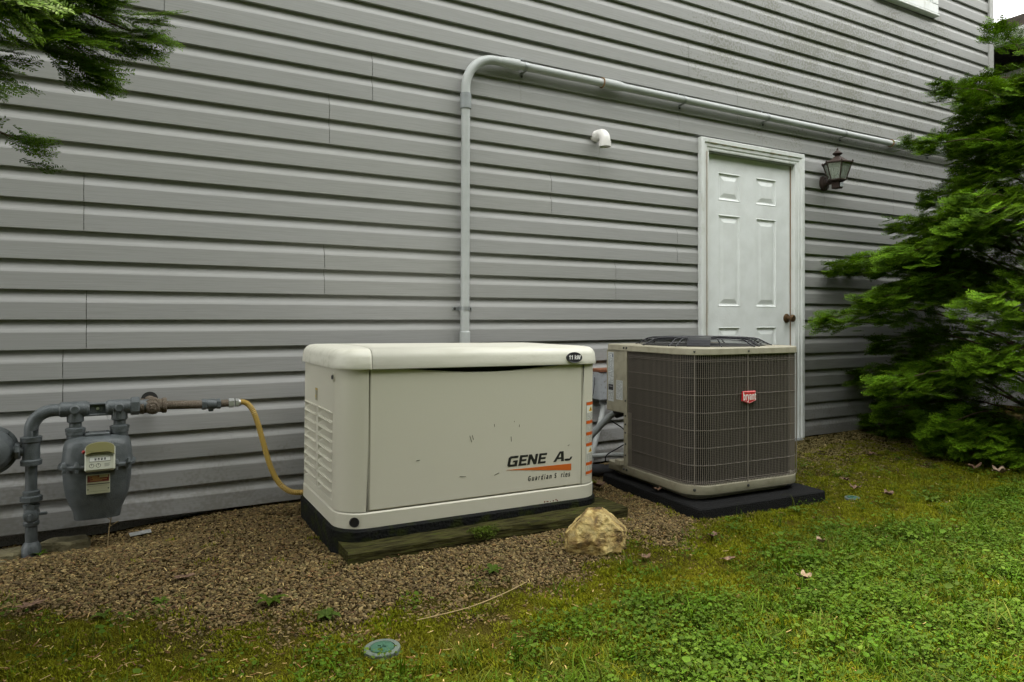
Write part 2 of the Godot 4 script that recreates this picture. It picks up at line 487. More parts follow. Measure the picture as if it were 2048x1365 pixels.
func stain_tex() -> ImageTexture:
	# mildew freckles on the upper right of the wall, as flecks with a shape of their own (5 mm a pixel, x -3 to 7.24, y 0 to 5.12)
	var im := Image.create(2048, 1024, false, Image.FORMAT_RGBA8)
	im.fill(Color(0.3, 0.3, 0.2, 0))
	var spots := noise(41, 0.22, 2)
	var patch := noise(42, 0.012, 3)
	for py in range(240, 780):
		var y := (1024 - py) * 0.005
		for px in range(1200, 2048):
			var x := px * 0.005 - 3.0
			var zone := clampf(1.2 - Vector2((x - 4.9) / 1.5, (y - 3.05) / 0.75).length(), 0.0, 1.0)
			zone = maxf(zone, 0.45 * clampf(1.2 - Vector2((x - 5.6) / 1.8, (y - 2.7) / 0.6).length(), 0.0, 1.0))
			if zone <= 0.0: continue
			var s := spots.get_noise_2d(px, py) + patch.get_noise_2d(px, py) * 0.7 + zone * 0.42
			var a := smoothstep(0.36, 0.62, s)
			if a > 0.02:
				im.set_pixel(px, py, Color(0.36, 0.36, 0.25, a * 0.42))
	# rain splash along the foot of the wall
	for py in range(930, 1024):
		var y := (1024 - py) * 0.005
		for px in range(300, 2030):
			var s := patch.get_noise_2d(px * 1.5, py * 2.0 + 300.0) * 0.9 + spots.get_noise_2d(px, py) * 0.6 + 0.75 - y * 2.6
			var a := smoothstep(0.2, 0.9, s) * 0.3
			if a > 0.01: im.set_pixel(px, py, Color(0.34, 0.31, 0.24, a))
	# runs of dirt below the pipe straps and the lamp
	for r in [[1.98, 2.33], [3.21, 2.34], [4.02, 2.33], [4.9, 2.33], [4.71, 1.9], [2.55, 2.0]]:
		for k in 60:
			var px := int((r[0] + 3.0) / 0.005) + int(field_fine.get_noise_2d(k * 2.0, r[0] * 50.0) * 3.0)
			var py := 1024 - int(r[1] / 0.005) + k
			for w in 2:
				im.set_pixel(px + w, py, Color(0.34, 0.31, 0.24, 0.22 * (1.0 - k / 60.0)))
	return ImageTexture.create_from_image(im)

# ---------------------------------------------------------------- house
const COURSE := 0.127
const WALL_BOTTOM := 0.013

func siding_panel(parent: Node, row: int, x0: float, x1: float, first := 0) -> void:
	var st := tool()
	var y0 := WALL_BOTTOM + row * 2 * COURSE
	var prof := []      # (y, z), from the bottom lip's back edge upwards
	for k in range(first, 2):
		var b := y0 + k * COURSE
		prof.append_array([[b + 0.007, -0.019], [b, -0.016], [b, -0.0015], [b + 0.002, 0.0], [b + 0.073, 0.0], [b + 0.078, -0.0012], [b + 0.088, -0.006], [b + 0.108, -0.0165], [b + 0.134, -0.019]])
	var u0 := rng.randf()
	var v0 := rng.randf()
	var bow := rng.randf_range(-0.0022, 0.0022)
	var tone := rng.randf_range(0.94, 1.0)
	st.set_color(Color(tone, tone, tone * rng.randf_range(0.98, 1.0)))
	var seg := maxi(2, int((x1 - x0) / 0.45))
	var g := 1
	for i in prof.size() - 1:
		var a = prof[i]
		var c = prof[i + 1]
		if i in [1, 2, 3, 4, 9, 10, 11, 12, 13, 8]: g += 1
		st.set_smooth_group(g)
		for s in seg:
			var xa := lerpf(x0, x1, float(s) / seg)
			var xb := lerpf(x0, x1, float(s + 1) / seg)
			var wa := bow * sin(PI * s / seg * 2.0) + rng.randf_range(0, 0.0)
			var wb := bow * sin(PI * (s + 1) / seg * 2.0)
			var q := [Vector3(xa, a[0], a[1] + wa), Vector3(xb, c[0], c[1] + wb), Vector3(xb, a[0], a[1] + wb), Vector3(xa, a[0], a[1] + wa), Vector3(xa, c[0], c[1] + wa), Vector3(xb, c[0], c[1] + wb)]
			for p in q:
				st.set_uv(Vector2(p.x * 0.10 + u0, -p.y * 7.0 + v0))
				st.set_uv2(Vector2((p.x + 3.0) / 10.24, 1.0 - p.y / 5.12))
				st.add_vertex(p)
	st.generate_normals()
	st.generate_tangents()
	inst("siding_panel", st.commit(), M.vinyl_siding, parent)

func build_house() -> void:
	var h := thing("house", "grey clapboard sided house wall with a white door and an upper window", "house")
	var wall := Node3D.new()
	wall.name = "wall"
	h.add_child(wall)
	# seams per double course (row -> x positions)
	var seams := {0: [2.9], 1: [1.9, 5.2], 2: [-0.259, 3.3], 3: [-0.174, 3.46], 4: [0.846, 2.682], 5: [-0.183, 3.2], 6: [2.2], 7: [0.871, 5.614], 8: [1.095, 4.732], 9: [0.126, 3.763], 10: [3.302], 11: [1.2, 4.642, 7.026], 12: [2.1, 5.523], 13: [0.4, 3.9], 14: [1.5, 4.9], 15: [0.2, 3.4], 16: [2.4, 6.6], 17: [1.0, 4.4]}
	for row in 18:
		var y0 := WALL_BOTTOM + row * 2 * COURSE
		var cuts := [-3.0]
		cuts.append_array(seams.get(row, []))
		cuts.append(7.115)
		for i in cuts.size() - 1:
			var spans := [[cuts[i] + (0.0012 if i else 0.0), cuts[i + 1] - 0.0012]]
			var holes := []
			if y0 < 2.07: holes.append([3.43, 4.455])
			if row == 8: siding_panel(wall, row, 3.43, 4.455, 1) if i == 0 else null
			if y0 > 3.5: holes.append([5.36, 6.2])
			for hole in holes:
				var next := []
				for s in spans:
					if hole[1] <= s[0] or hole[0] >= s[1]: next.append(s)
					else:
						if hole[0] - s[0] > 0.02: next.append([s[0], hole[0]])
						if s[1] - hole[1] > 0.02: next.append([hole[1], s[1]])
				spans = next
			for s in spans: siding_panel(wall, row, s[0], s[1])
	# the body of the house behind the siding
	var st := tool()
	bevel_box(st, Vector3(6.49, 6.0, 0.1), Vector3(0.19, 2.7, -0.12), 0.0)
	bevel_box(st, Vector3(2.7, 6.0, 0.1), Vector3(5.84, 2.7, -0.12), 0.0)
	bevel_box(st, Vector3(1.05, 3.5, 0.1), Vector3(3.96, 3.87, -0.12), 0.0)
	bevel_box(st, Vector3(0.1, 6.0, 8.0), Vector3(7.08, 2.7, -4.17), 0.0)
	bevel_box(st, Vector3(0.1, 6.0, 8.0), Vector3(-3.0, 2.7, -4.17), 0.0)
	bevel_box(st, Vector3(10.2, 6.0, 0.1), Vector3(2.04, 2.7, -8.2), 0.0)
	bevel_box(st, Vector3(1.1, 0.5, 0.1), Vector3(3.96, -0.23, -0.12), 0.0)
	obj("sheathing", st, M.concrete, h)
	st = tool()
	bevel_box(st, Vector3(10.22, 1.1, 0.06), Vector3(2.05, 5.13, -0.032), 0.004)
	obj("upper_wall", st, M.trim_grey, h)
	st = tool()
	prism(st, [[-0.45, 5.65], [-0.45, 5.8], [4.1, 8.2], [8.7, 5.8], [8.7, 5.65]], 11.0, 0.0, Transform3D(Basis(Vector3(0, 0, -1), Vector3.UP, Vector3(1, 0, 0)), Vector3(-3.45, 0, 0)))
	obj("roof", st, M.shingle, h)
	# corner post, two flanges with a step between them
	st = tool()
	bevel_box(st, Vector3(0.075, 5.6, 0.022), Vector3(7.147, 2.81, 0.002), 0.004)
	obj("corner_post", st, M.trim_grey, h)
	st = tool()
	bevel_box(st, Vector3(0.03, 5.6, 0.085), Vector3(7.168, 2.81, -0.053), 0.003)
	obj("corner_post", st, M.trim_grey, h)
	build_door(h)
	build_window(h)
	# the low wing that stands forward beyond the corner
	st = tool()
	bevel_box(st, Vector3(4.2, 3.8, 9.0), Vector3(10.1, 1.6, -0.5), 0.01)
	obj("wing_wall", st, M.trim_grey, h)
	st = tool()
	var slope := Vector3(cos(deg_to_rad(24)), sin(deg_to_rad(24)), 0)
	var nrm := Vector3(-slope.y, slope.x, 0)
	for k in 17:
		var shingle := tool()
		var at := Vector3(7.66, 3.79, -0.5) + slope * (0.09 + 0.145 * k) + nrm * 0.012
		bevel_box(shingle, Vector3(0.17, 0.012, 9.4), at, 0.003, Basis(slope.rotated(Vector3(0, 0, 1), -0.05), nrm.rotated(Vector3(0, 0, 1), -0.05), Vector3(0, 0, 1)))
		obj("shingle_course", shingle, M.shingle, h)
	prism(st, [[7.66, 3.70], [7.66, 3.775], [9.96, 4.80], [12.3, 3.775], [12.3, 3.70]], 9.3, 0.0, Transform3D(Basis.IDENTITY, Vector3(0, 0, -5.15)))
	obj("wing_roof", st, M.shingle, h)
	st = tool()
	# K-style gutter in section, run along z
	prism(st, [[0.0, 0.0], [-0.075, 0.0], [-0.085, 0.03], [-0.115, 0.07], [-0.12, 0.105], [-0.112, 0.105], [-0.105, 0.07], [-0.075, 0.03], [-0.006, 0.008], [0.0, 0.105]], 9.4, 0.0, Transform3D(Basis.IDENTITY, Vector3(7.655, 3.655, -5.2)))
	obj("gutter", st, M.paint_white, h)

func build_door(h: Node) -> void:
	# slab with six raised panels, seen in a frame of brick mould
	var st := tool()
	var zf := -0.03
	var panels := []
	for c in [[3.605, 3.825], [3.985, 4.205]]:
		for r in [[1.745, 1.945], [0.995, 1.648], [0.22, 0.852]]:
			panels.append([c[0], c[1], r[0], r[1]])
	# slab face as a grid of cells, open where the panels are
	var xs := [3.455, 3.605, 3.825, 3.985, 4.205, 4.353]
	var ys := [0.03, 0.22, 0.852, 0.995, 1.648, 1.745, 1.945, 2.064]
	flat(st)
	for i in 5:
		for j in 7:
			if i in [1, 3] and j in [1, 3, 5]: continue
			quad(st, Vector3(xs[i], ys[j], zf), Vector3(xs[i + 1], ys[j], zf), Vector3(xs[i + 1], ys[j + 1], zf), Vector3(xs[i], ys[j + 1], zf))
	bevel_box(st, Vector3(0.898, 2.034, 0.02), Vector3(3.904, 1.047, -0.052), 0.001)
	var door := obj("door", st, M.door_paint, h)
	for p in panels:
		st = tool()
		flat(st)
		var rings := []
		for s in [[0.0, 0.0], [0.006, 0.002], [0.012, -0.006], [0.02, -0.009], [0.026, -0.009], [0.055, -0.001], [0.058, -0.001]]:
			var r := PackedVector3Array()
			for q in [[0, 0], [1, 0], [1, 1], [0, 1]]:
				r.append(Vector3(lerpf(p[0] + s[0], p[1] - s[0], q[0]), lerpf(p[2] + s[0], p[3] - s[0], q[1]), zf + s[1]))
			rings.append(r)
		loft(st, rings, false, true, 0.0, true)
		obj("door_panel", st, M.door_paint, door)
	# knob, rose and latch plate
	st = tool()
	lathe(st, [[0.034, 0.0], [0.034, 0.006], [0.026, 0.012], [0.014, 0.015], [0.013, 0.034], [0.022, 0.040], [0.028, 0.050], [0.027, 0.062], [0.02, 0.068]], along(Vector3(4.315, 0.915, zf), Vector3(0, 0, 1)), 20)
	mat("knob_brass", lin(0.16, 0.10, 0.05), 0.45, 0.7, {"tex": M.rust_brown.albedo_texture, "scale": 16.0})
	obj("knob", st, M.knob_brass, door)
	# jambs, stops and the brown weatherstrip line
	st = tool()
	bevel_box(st, Vector3(0.02, 2.08, 0.1), Vector3(4.368, 1.05, -0.035), 0.002)
	obj("door_jamb", st, M.paint_white, h)
	st = tool()
	bevel_box(st, Vector3(0.02, 2.08, 0.1), Vector3(3.443, 1.05, -0.035), 0.002)
	obj("door_jamb", st, M.paint_white, h)
	st = tool()
	bevel_box(st, Vector3(0.905, 0.02, 0.1), Vector3(3.9055, 2.08, -0.035), 0.002)
	obj("door_jamb", st, M.paint_white, h)
	st = tool()
	bevel_box(st, Vector3(0.005, 2.03, 0.006), Vector3(4.3545, 1.05, -0.026), 0.001)
	obj("weatherstrip", st, M.caulk_brown, h)
	st = tool()
	bevel_box(st, Vector3(0.004, 2.0, 0.003), Vector3(3.4415, 1.06, 0.0275), 0.0005)
	obj("caulk_crack", st, M.caulk_brown, h)
	# brick mould: one moulded section for the sides, one for the head, mitred
	var prof := [[0.0, 0.0], [0.0, 0.017], [0.008, 0.021], [0.022, 0.021], [0.028, 0.026], [0.048, 0.028], [0.055, 0.035], [0.08, 0.036], [0.085, 0.03], [0.085, 0.0]]   # (distance outwards from the opening, z)
	var xi0 := 3.474
	var xi1 := 4.364
	var yi := 2.07
	for side in [0, 1]:
		var rings := []
		for e in [0, 1]:
			var r := PackedVector3Array()
			for q in prof:
				var x: float = xi0 - q[0] if side == 0 else xi1 + q[0]
				r.append(Vector3(x, 0.012 if e == 0 else yi + q[0], q[1] - 0.004))
			rings.append(r)
		if side == 1:
			rings.reverse()
		st = tool()
		loft(st, rings, true, true, 0.0, true)
		obj("door_casing", st, M.paint_white, h)
	var hr := []
	for e in [0, 1]:
		var r := PackedVector3Array()
		for q in prof:
			r.append(Vector3(xi0 - q[0] if e == 0 else xi1 + q[0], yi + q[0], q[1] - 0.004))
		hr.append(r)
	st = tool()
	loft(st, hr, true, true, 0.0, true)
	obj("door_casing", st, M.paint_white, h)
	st = tool()
	bevel_box(st, Vector3(0.94, 0.03, 0.16), Vector3(3.915, 0.0, 0.0), 0.004)
	obj("door_sill", st, M.galvanised, h)
	# peeling dirt line along the head's outer bead
	for k in 9:
		st = tool()
		var x := 3.5 + k * 0.095 + rng.randf_range(0, 0.03)
		bevel_box(st, Vector3(rng.randf_range(0.02, 0.06), 0.003, 0.002), Vector3(x, yi + 0.052, 0.0295), 0.0005)
		obj("peeling_edge", st, M.caulk_brown, h)

func build_window(h: Node) -> void:
	var x0 := 5.345
	var x1 := 6.215
	var y0 := 3.6
	var y1 := 4.55
	var win := Node3D.new()
	win.name = "window"
	h.add_child(win)
	for e in [[Vector3((x0 + x1) / 2, y0 + 0.04, 0.012), Vector3(x1 - x0, 0.08, 0.05)], [Vector3((x0 + x1) / 2, y1 - 0.04, 0.012), Vector3(x1 - x0, 0.08, 0.05)], [Vector3(x0 + 0.045, (y0 + y1) / 2, 0.012), Vector3(0.09, y1 - y0 - 0.161, 0.05)], [Vector3(x1 - 0.045, (y0 + y1) / 2, 0.012), Vector3(0.09, y1 - y0 - 0.161, 0.05)]]:
		var st := tool()
		bevel_box(st, e[1], e[0], 0.005)
		obj("frame", st, M.paint_white, win)
	for e in [[Vector3((x0 + x1) / 2, y0 + 0.105, 0.0), Vector3(x1 - x0 - 0.181, 0.048, 0.03)], [Vector3(x0 + 0.12, (y0 + y1) / 2, 0.0), Vector3(0.058, y1 - y0 - 0.262, 0.03)], [Vector3(x1 - 0.12, (y0 + y1) / 2, 0.0), Vector3(0.058, y1 - y0 - 0.262, 0.03)], [Vector3((x0 + x1) / 2, y1 - 0.105, 0.0), Vector3(x1 - x0 - 0.181, 0.048, 0.03)]]:
		var st := tool()
		bevel_box(st, e[1], e[0], 0.004)
		obj("sash", st, M.paint_white, win)
	var st := tool()
	bevel_box(st, Vector3(x1 - x0 + 0.012, 0.018, 0.06), Vector3((x0 + x1) / 2, y0 - 0.011, 0.014), 0.004)
	obj("sill", st, M.paint_white, win)
	st = tool()
	bevel_box(st, Vector3(x1 - x0 - 0.29, y1 - y0 - 0.25, 0.004), Vector3((x0 + x1) / 2, (y0 + y1) / 2, -0.004), 0.0)
	obj("pane", st, M.glass, win)
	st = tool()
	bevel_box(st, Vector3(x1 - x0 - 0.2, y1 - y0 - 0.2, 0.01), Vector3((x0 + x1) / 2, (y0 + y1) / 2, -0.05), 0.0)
	obj("room_shade_board", st, M.room_shade, win)  # dark board behind the glass, coloured as the unlit room's shade

# ---------------------------------------------------------------- ground
func build_ground() -> void:
	var xs := [-150.0, -60.0, -20.0, -8.0, -4.0, -2.0]
	var x := -1.2
	while x < 6.6:
		xs.append(x); x += 0.05
	xs.append_array([7.0, 8.0, 10.0, 14.0, 24.0, 60.0, 150.0])
	var zs := [-150.0, -60.0, -20.0, -8.0, -2.0, -0.4]
	var z := -0.1
	while z < 3.3:
		zs.append(z); z += 0.05
	zs.append_array([3.6, 4.2, 5.5, 8.0, 14.0, 24.0, 60.0, 150.0])
	var st := tool()
	st.set_smooth_group(1)
	for j in zs.size():
		for i in xs.size():
			var px: float = xs[i]
			var pz: float = zs[j]
			var g := gravel_at(px, pz)
			var l := lawn_at(px, pz)
			var soil := Color(0.040, 0.028, 0.014)
			var moss := Color(0.105, 0.10, 0.010)
			var lawn := Color(0.034, 0.052, 0.008)
			var bare := clampf(field.get_noise_2d(px * 5.0, pz * 5.0 + 11.0) * 1.6 + 0.25, 0.0, 1.0)
			var c := moss.lerp(soil, bare * 0.6).lerp(lawn, l).lerp(soil, g)
			st.set_color(c)
			st.add_vertex(Vector3(px, height_at(px, pz), pz))
	for j in zs.size() - 1:
		for i in xs.size() - 1:
			var a := j * xs.size() + i
			var b := a + xs.size()
			for k in [a, a + 1, b, a + 1, b + 1, b]: st.add_index(k)
	st.generate_normals()
	var o := inst("ground", st.commit(), M.ground, self)
	meta(o, "brown soil and green moss ground sloping along the house wall", "ground", "", "structure")
	scatter_gravel()
	scatter_lawn()

func scatter(n: String, m: Mesh, mt: Material, xfs: Array, cols: Array) -> MultiMeshInstance3D:
	var mm := MultiMesh.new()
	mm.transform_format = MultiMesh.TRANSFORM_3D
	mm.use_colors = true
	mm.mesh = m
	mm.instance_count = xfs.size()
	for i in xfs.size():
		mm.set_instance_transform(i, xfs[i])
		mm.set_instance_color(i, cols[i])
	var o := MultiMeshInstance3D.new()
	o.name = n
	o.multimesh = mm
	o.material_override = mt
	return o

# several variants of one kind, all children of one stuff object
func scatter_kind(n: String, part: String, label: String, category: String, meshes: Array, mt: Material, lists: Array, cols: Array) -> void:
	var root := Node3D.new()
	root.name = numbered(n)
	add_child(root)
	meta(root, label, category, "", "stuff")
	for v in meshes.size():
		if lists[v].size():
			var o := scatter(part, meshes[v], mt, lists[v], cols[v])
			o.set_meta("kind", "stuff")
			root.add_child(o, true)

func turned(at: Vector3, s: Vector3, tilt := 0.35) -> Transform3D:
	var b := Basis(Vector3.UP, rng.randf() * TAU) * Basis(Vector3(1, 0, 0), rng.randf_range(-tilt, tilt)) * Basis(Vector3(0, 0, 1), rng.randf_range(-tilt, tilt))
	return Transform3D(b.scaled_local(s), at)

func covered(x: float, z: float) -> bool:
	if x > 0.72 and x < 1.89 and z > 0.2 and z < 0.97: return true
	if x > 2.27 and x < 3.03 and z > 0.46 and z < 1.2: return true
	return false

func pebble(sd: int) -> ArrayMesh:
	var r := RandomNumberGenerator.new()
	r.seed = sd
	var st := tool()
	flat(st)
	var rings := []
	for i in 3:
		var ring := PackedVector3Array()
		var y: float = [-0.35, 0.05, 0.42][i]
		var rad: float = [0.38, 0.55, 0.3][i]
		for j in 6:
			var a := TAU * (j + 0.4 * (i % 2)) / 6.0
			var q := rad * r.randf_range(0.7, 1.2)
			ring.append(Vector3(cos(a) * q, y + r.randf_range(-0.08, 0.08), -sin(a) * q))
		rings.append(ring)
	loft(st, rings, false, true, 0.0, true)
	return mesh_of(st)

func scatter_gravel() -> void:
	var meshes := []
	var lists := []
	var cols := []
	for v in 5:
		meshes.append(pebble(100 + v)); lists.append([]); cols.append([])
	var tones := [Color(0.20, 0.155, 0.095), Color(0.15, 0.115, 0.07), Color(0.25, 0.205, 0.14), Color(0.11, 0.082, 0.052), Color(0.19, 0.16, 0.12), Color(0.17, 0.12, 0.065), Color(0.33, 0.29, 0.23), Color(0.13, 0.11, 0.055)]
	for pass_no in 2:
		var count := 170000 if pass_no == 0 else 80000
		for i in count:
			var x := rng.randf_range(-1.0, 3.2) if pass_no == 0 else rng.randf_range(3.0, 7.2)
			var z := rng.randf_range(-0.05, 1.9)
			if covered(x, z): continue
			var d := gravel_at(x, z)
			if rng.randf() > d * d * (1.0 if pass_no == 0 else 0.85) + 0.012: continue
			var s := lerpf(0.0035, 0.0105, pow(rng.randf(), 1.4)) * (1.5 if rng.randf() < 0.06 else 1.0)
			if pass_no == 1: s *= 1.15
			var c: Color = tones[rng.randi() % tones.size()]
			c = Color(c.r * 0.74, c.g * 0.615, c.b * 0.31) * rng.randf_range(0.6, 1.25)
			if x > 2.9 or rng.randf() < 0.12: c = c.lerp(Color(0.12, 0.12, 0.03), 0.35)
			var v := rng.randi() % 5
			lists[v].append(turned(Vector3(x, height_at(x, z) + s * rng.randf_range(0.0, 0.5), z), Vector3(s * rng.randf_range(0.9, 1.7), s * rng.randf_range(0.6, 0.9), s * rng.randf_range(0.8, 1.2)), 0.5))
			cols[v].append(c)
	scatter_kind("gravel", "stones", "brown pea gravel spread along the foot of the house wall", "gravel", meshes, M.stone, lists, cols)

func blade_strip(st: SurfaceTool, root: Vector3, dir: Vector3, len: float, w: float, bend: float, n := 3, c0 := Color(1, 1, 1), c1 := Color(1, 1, 1)) -> void:
	# a blade that rises and bends over along dir (dir horizontal)
	var side := Vector3(-dir.z, 0, dir.x)
	var pl := []
	var pr := []
	for i in n + 1:
		var t := float(i) / n
		var p := root + Vector3.UP * len * (t - bend * 0.45 * t * t) + dir * len * bend * t * t
		var ww := w * (1.0 - t * t) * 0.5 + 0.0002
		pl.append(p - side * ww); pr.append(p + side * ww)
	for i in n:
		var ca := c0.lerp(c1, float(i) / n)
		var cb := c0.lerp(c1, float(i + 1) / n)
		st.set_smooth_group(1)
		for q in [[pl[i], ca], [pr[i + 1], cb], [pr[i], ca], [pl[i], ca], [pl[i + 1], cb], [pr[i + 1], cb]]:
			st.set_color(q[1]); st.add_vertex(q[0])

func grass_tuft(sd: int) -> ArrayMesh:
	var r := RandomNumberGenerator.new()
	r.seed = sd
	var st := tool()
	for i in 9:
		var a := r.randf() * TAU
		var k := r.randf_range(0.75, 1.1)
		blade_strip(st, Vector3(r.randf_range(-0.02, 0.02), 0, r.randf_range(-0.02, 0.02)), Vector3(cos(a), 0, sin(a)), r.randf_range(0.018, 0.045), r.randf_range(0.0014, 0.0028), r.randf_range(0.3, 1.0), 3, Color(k * 0.8, k * 0.8, k * 0.7), Color(k, k, k))
	return mesh_of(st)

func moss_tuft(sd: int) -> ArrayMesh:
	var r := RandomNumberGenerator.new()
	r.seed = sd
	var st := tool()
	for i in 46:
		var a := r.randf() * TAU
		var q := sqrt(r.randf()) * 0.032
		var p := Vector3(cos(a) * q, -0.002 + 0.009 * (1.0 - pow(q / 0.032, 2.0)), sin(a) * q)
		var b := r.randf() * TAU
		var k := r.randf_range(0.65, 1.15)
		blade_strip(st, p, Vector3(cos(b), 0, sin(b)), r.randf_range(0.005, 0.012), 0.0028, r.randf_range(0.2, 1.0), 1, Color(k * 0.7, k * 0.7, k * 0.6), Color(k, k, k * 0.9))
	return mesh_of(st)

func round_leaf(st: SurfaceTool, c: Vector3, up: Vector3, r: float, lobes: int, turn: float, k: float) -> void:
	var x := up.cross(Vector3(cos(turn), 0.1, sin(turn))).normalized()
	var y := up.cross(x)
	var n := 9
	st.set_smooth_group(1)
	var pts := []
	for i in n:
		var a := TAU * i / n
		var q := r * (1.0 + 0.16 * cos(a * lobes)) * (0.55 if i == 0 else 1.0)
		pts.append(c + (x * cos(a) + y * sin(a)) * q + up * r * 0.18)
	for i in n:
		var j := (i + 1) % n
		for q in [[c, k * 0.8], [pts[j], k], [pts[i], k]]:
			st.set_color(Color(q[1], q[1], q[1])); st.add_vertex(q[0])

func clover_clump(sd: int) -> ArrayMesh:
	var r := RandomNumberGenerator.new()
	r.seed = sd
	var st := tool()
	for i in 24:
		var a := r.randf() * TAU
		var q := sqrt(r.randf()) * 0.055
		var up := Vector3(r.randf_range(-0.5, 0.5), 1, r.randf_range(-0.5, 0.5)).normalized()
		var p := Vector3(cos(a) * q, r.randf_range(0.012, 0.04), sin(a) * q)
		var s := lerpf(0.0026, 0.0066, pow(r.randf(), 1.7))
		var k := r.randf_range(0.7, 1.15)
		round_leaf(st, p, up, s, 3 if i % 3 else 5, r.randf() * TAU, k)
		if i % 2 == 0:
			blade_strip(st, Vector3(p.x * 0.6, 0, p.z * 0.6), Vector3(cos(a), 0, sin(a)), p.y, 0.0014, 0.3, 1, Color(0.7, 0.75, 0.6), Color(0.8, 0.8, 0.7))
	return mesh_of(st)

func scatter_lawn() -> void:
	var gm := []; var gl := []; var gc := []
	var cm := []; var cl := []; var cc := []
	var mm := []; var ml := []; var mc := []
	for v in 4:
		gm.append(grass_tuft(200 + v)); gl.append([]); gc.append([])
		cm.append(clover_clump(300 + v)); cl.append([]); cc.append([])
		mm.append(moss_tuft(400 + v)); ml.append([]); mc.append([])
	for i in 30000:
		var x := rng.randf_range(-0.9, 6.6)
		var z := rng.randf_range(0.3, 3.0)
		if covered(x, z) or Vector2(x - 0.594, z - 1.669).length() < 0.055: continue
		var g := gravel_at(x, z)
		var l := lawn_at(x, z)
		var m := clampf(1.0 - g - 0.55 * l, 0.0, 1.0)
		var bare := clampf(field.get_noise_2d(x * 5.0, z * 5.0 + 11.0) * 1.6 + 0.25, 0.0, 1.0)
		m *= (1.0 - 0.6 * bare) * lerpf(0.5, 1.0, smoothstep(-0.1, 0.8, x))
		if rng.randf() < m * 0.95 + 0.01:
			var v := rng.randi() % 4
			var s := rng.randf_range(0.7, 1.5)
			ml[v].append(turned(Vector3(x, height_at(x, z) - 0.002, z), Vector3(s, s * rng.randf_range(0.7, 1.3), s), 0.1))
			var dry := clampf(field_fine.get_noise_2d(x * 3.0, z * 3.0) + 0.35, 0.0, 1.0)
			mc[v].append(Color(0.23, 0.25, 0.010).lerp(Color(0.15, 0.14, 0.02), dry * rng.randf_range(0.4, 1.0)) * rng.randf_range(0.75, 1.1))
	for i in 24000:
		var x := rng.randf_range(-0.6, 6.4)
		var z := rng.randf_range(0.6, 3.1)
		if covered(x, z) or Vector2(x - 0.594, z - 1.669).length() < 0.06: continue
		var l := lawn_at(x, z)
		var patch := clampf(field.get_noise_2d(x * 4.0 + 9.0, z * 4.0) * 1.5 + 0.75, 0.1, 1.0)
		if rng.randf() < l * patch * 0.52 + 0.03 * (1.0 - gravel_at(x, z)):
			var v := rng.randi() % 4
			var s := rng.randf_range(0.75, 1.3)
			if rng.randf() < 0.015: s = rng.randf_range(1.5, 2.0)
			cl[v].append(turned(Vector3(x, height_at(x, z) - 0.004, z), Vector3(s, s * rng.randf_range(0.7, 1.2), s), 0.15))
			cc[v].append(Color(0.055, 0.128, 0.007).lerp(Color(0.095, 0.155, 0.018), rng.randf()) * rng.randf_range(0.55, 1.15))
		if rng.randf() < l * 0.8 + 0.05 * (1.0 - gravel_at(x, z)) + 0.002:
			var v := rng.randi() % 4
			var s := rng.randf_range(0.7, 1.25)
			var rise := 1.0 if rng.randf() > 0.1 else rng.randf_range(1.6, 2.6)
			gl[v].append(turned(Vector3(x + 0.02, height_at(x, z) - 0.003, z), Vector3(s * sqrt(rise), s * rise, s * sqrt(rise)), 0.25))
			gc[v].append(Color(0.080, 0.160, 0.008).lerp(Color(0.17, 0.18, 0.035), pow(rng.randf(), 2.5)) * rng.randf_range(0.65, 1.1))
	scatter_kind("moss", "cushions", "low yellow green moss between the gravel and the lawn", "moss", mm, M.leaf, ml, mc)
	scatter_kind("ground_ivy", "leaves", "dark green ground ivy and clover leaves over the lawn", "clover", cm, M.leaf, cl, cc)
	scatter_kind("grass", "blades", "thin short grass blades growing through the clover", "grass", gm, M.leaf, gl, gc)
	# dry needles and chips lying about
	var st := tool()
	blade_strip(st, Vector3(-0.5, 0, 0), Vector3(1, 0, 0), 0.001, 0.001, 0.0)
	var chip := BoxMesh.new()
	chip.size = Vector3(1, 0.06, 0.09)
	var nl := []; var nc := []
	for i in 11000:
		var x := rng.randf_range(-0.8, 5.5)
		var z := rng.randf_range(0.1, 2.7)
		if covered(x, z): continue
		var near := 1.0 - smoothstep(0.2, 1.6, absf(x + 0.1))
		if rng.randf() > 0.10 + near * 0.8 * (0.3 + 0.7 * smoothstep(0.3, 1.0, z)): continue
		var s := rng.randf_range(0.008, 0.026)
		var bb := Basis(Vector3.UP, rng.randf() * TAU) * Basis(Vector3(0, 0, 1), rng.randf_range(-0.25, 0.25))
		nl.append(Transform3D(bb.scaled_local(Vector3(s, 0.016, 0.027)), Vector3(x, height_at(x, z) + rng.randf_range(0.004, 0.014), z)))
		nc.append([Color(0.36, 0.24, 0.085), Color(0.22, 0.10, 0.035), Color(0.13, 0.055, 0.025), Color(0.45, 0.33, 0.13)][rng.randi() % 4] * rng.randf_range(0.7, 1.1))
	scatter_kind("dry_needles", "needles", "dry tan and rust conifer needles strewn over gravel and moss", "needles", [chip], M.litter, [nl], [nc])

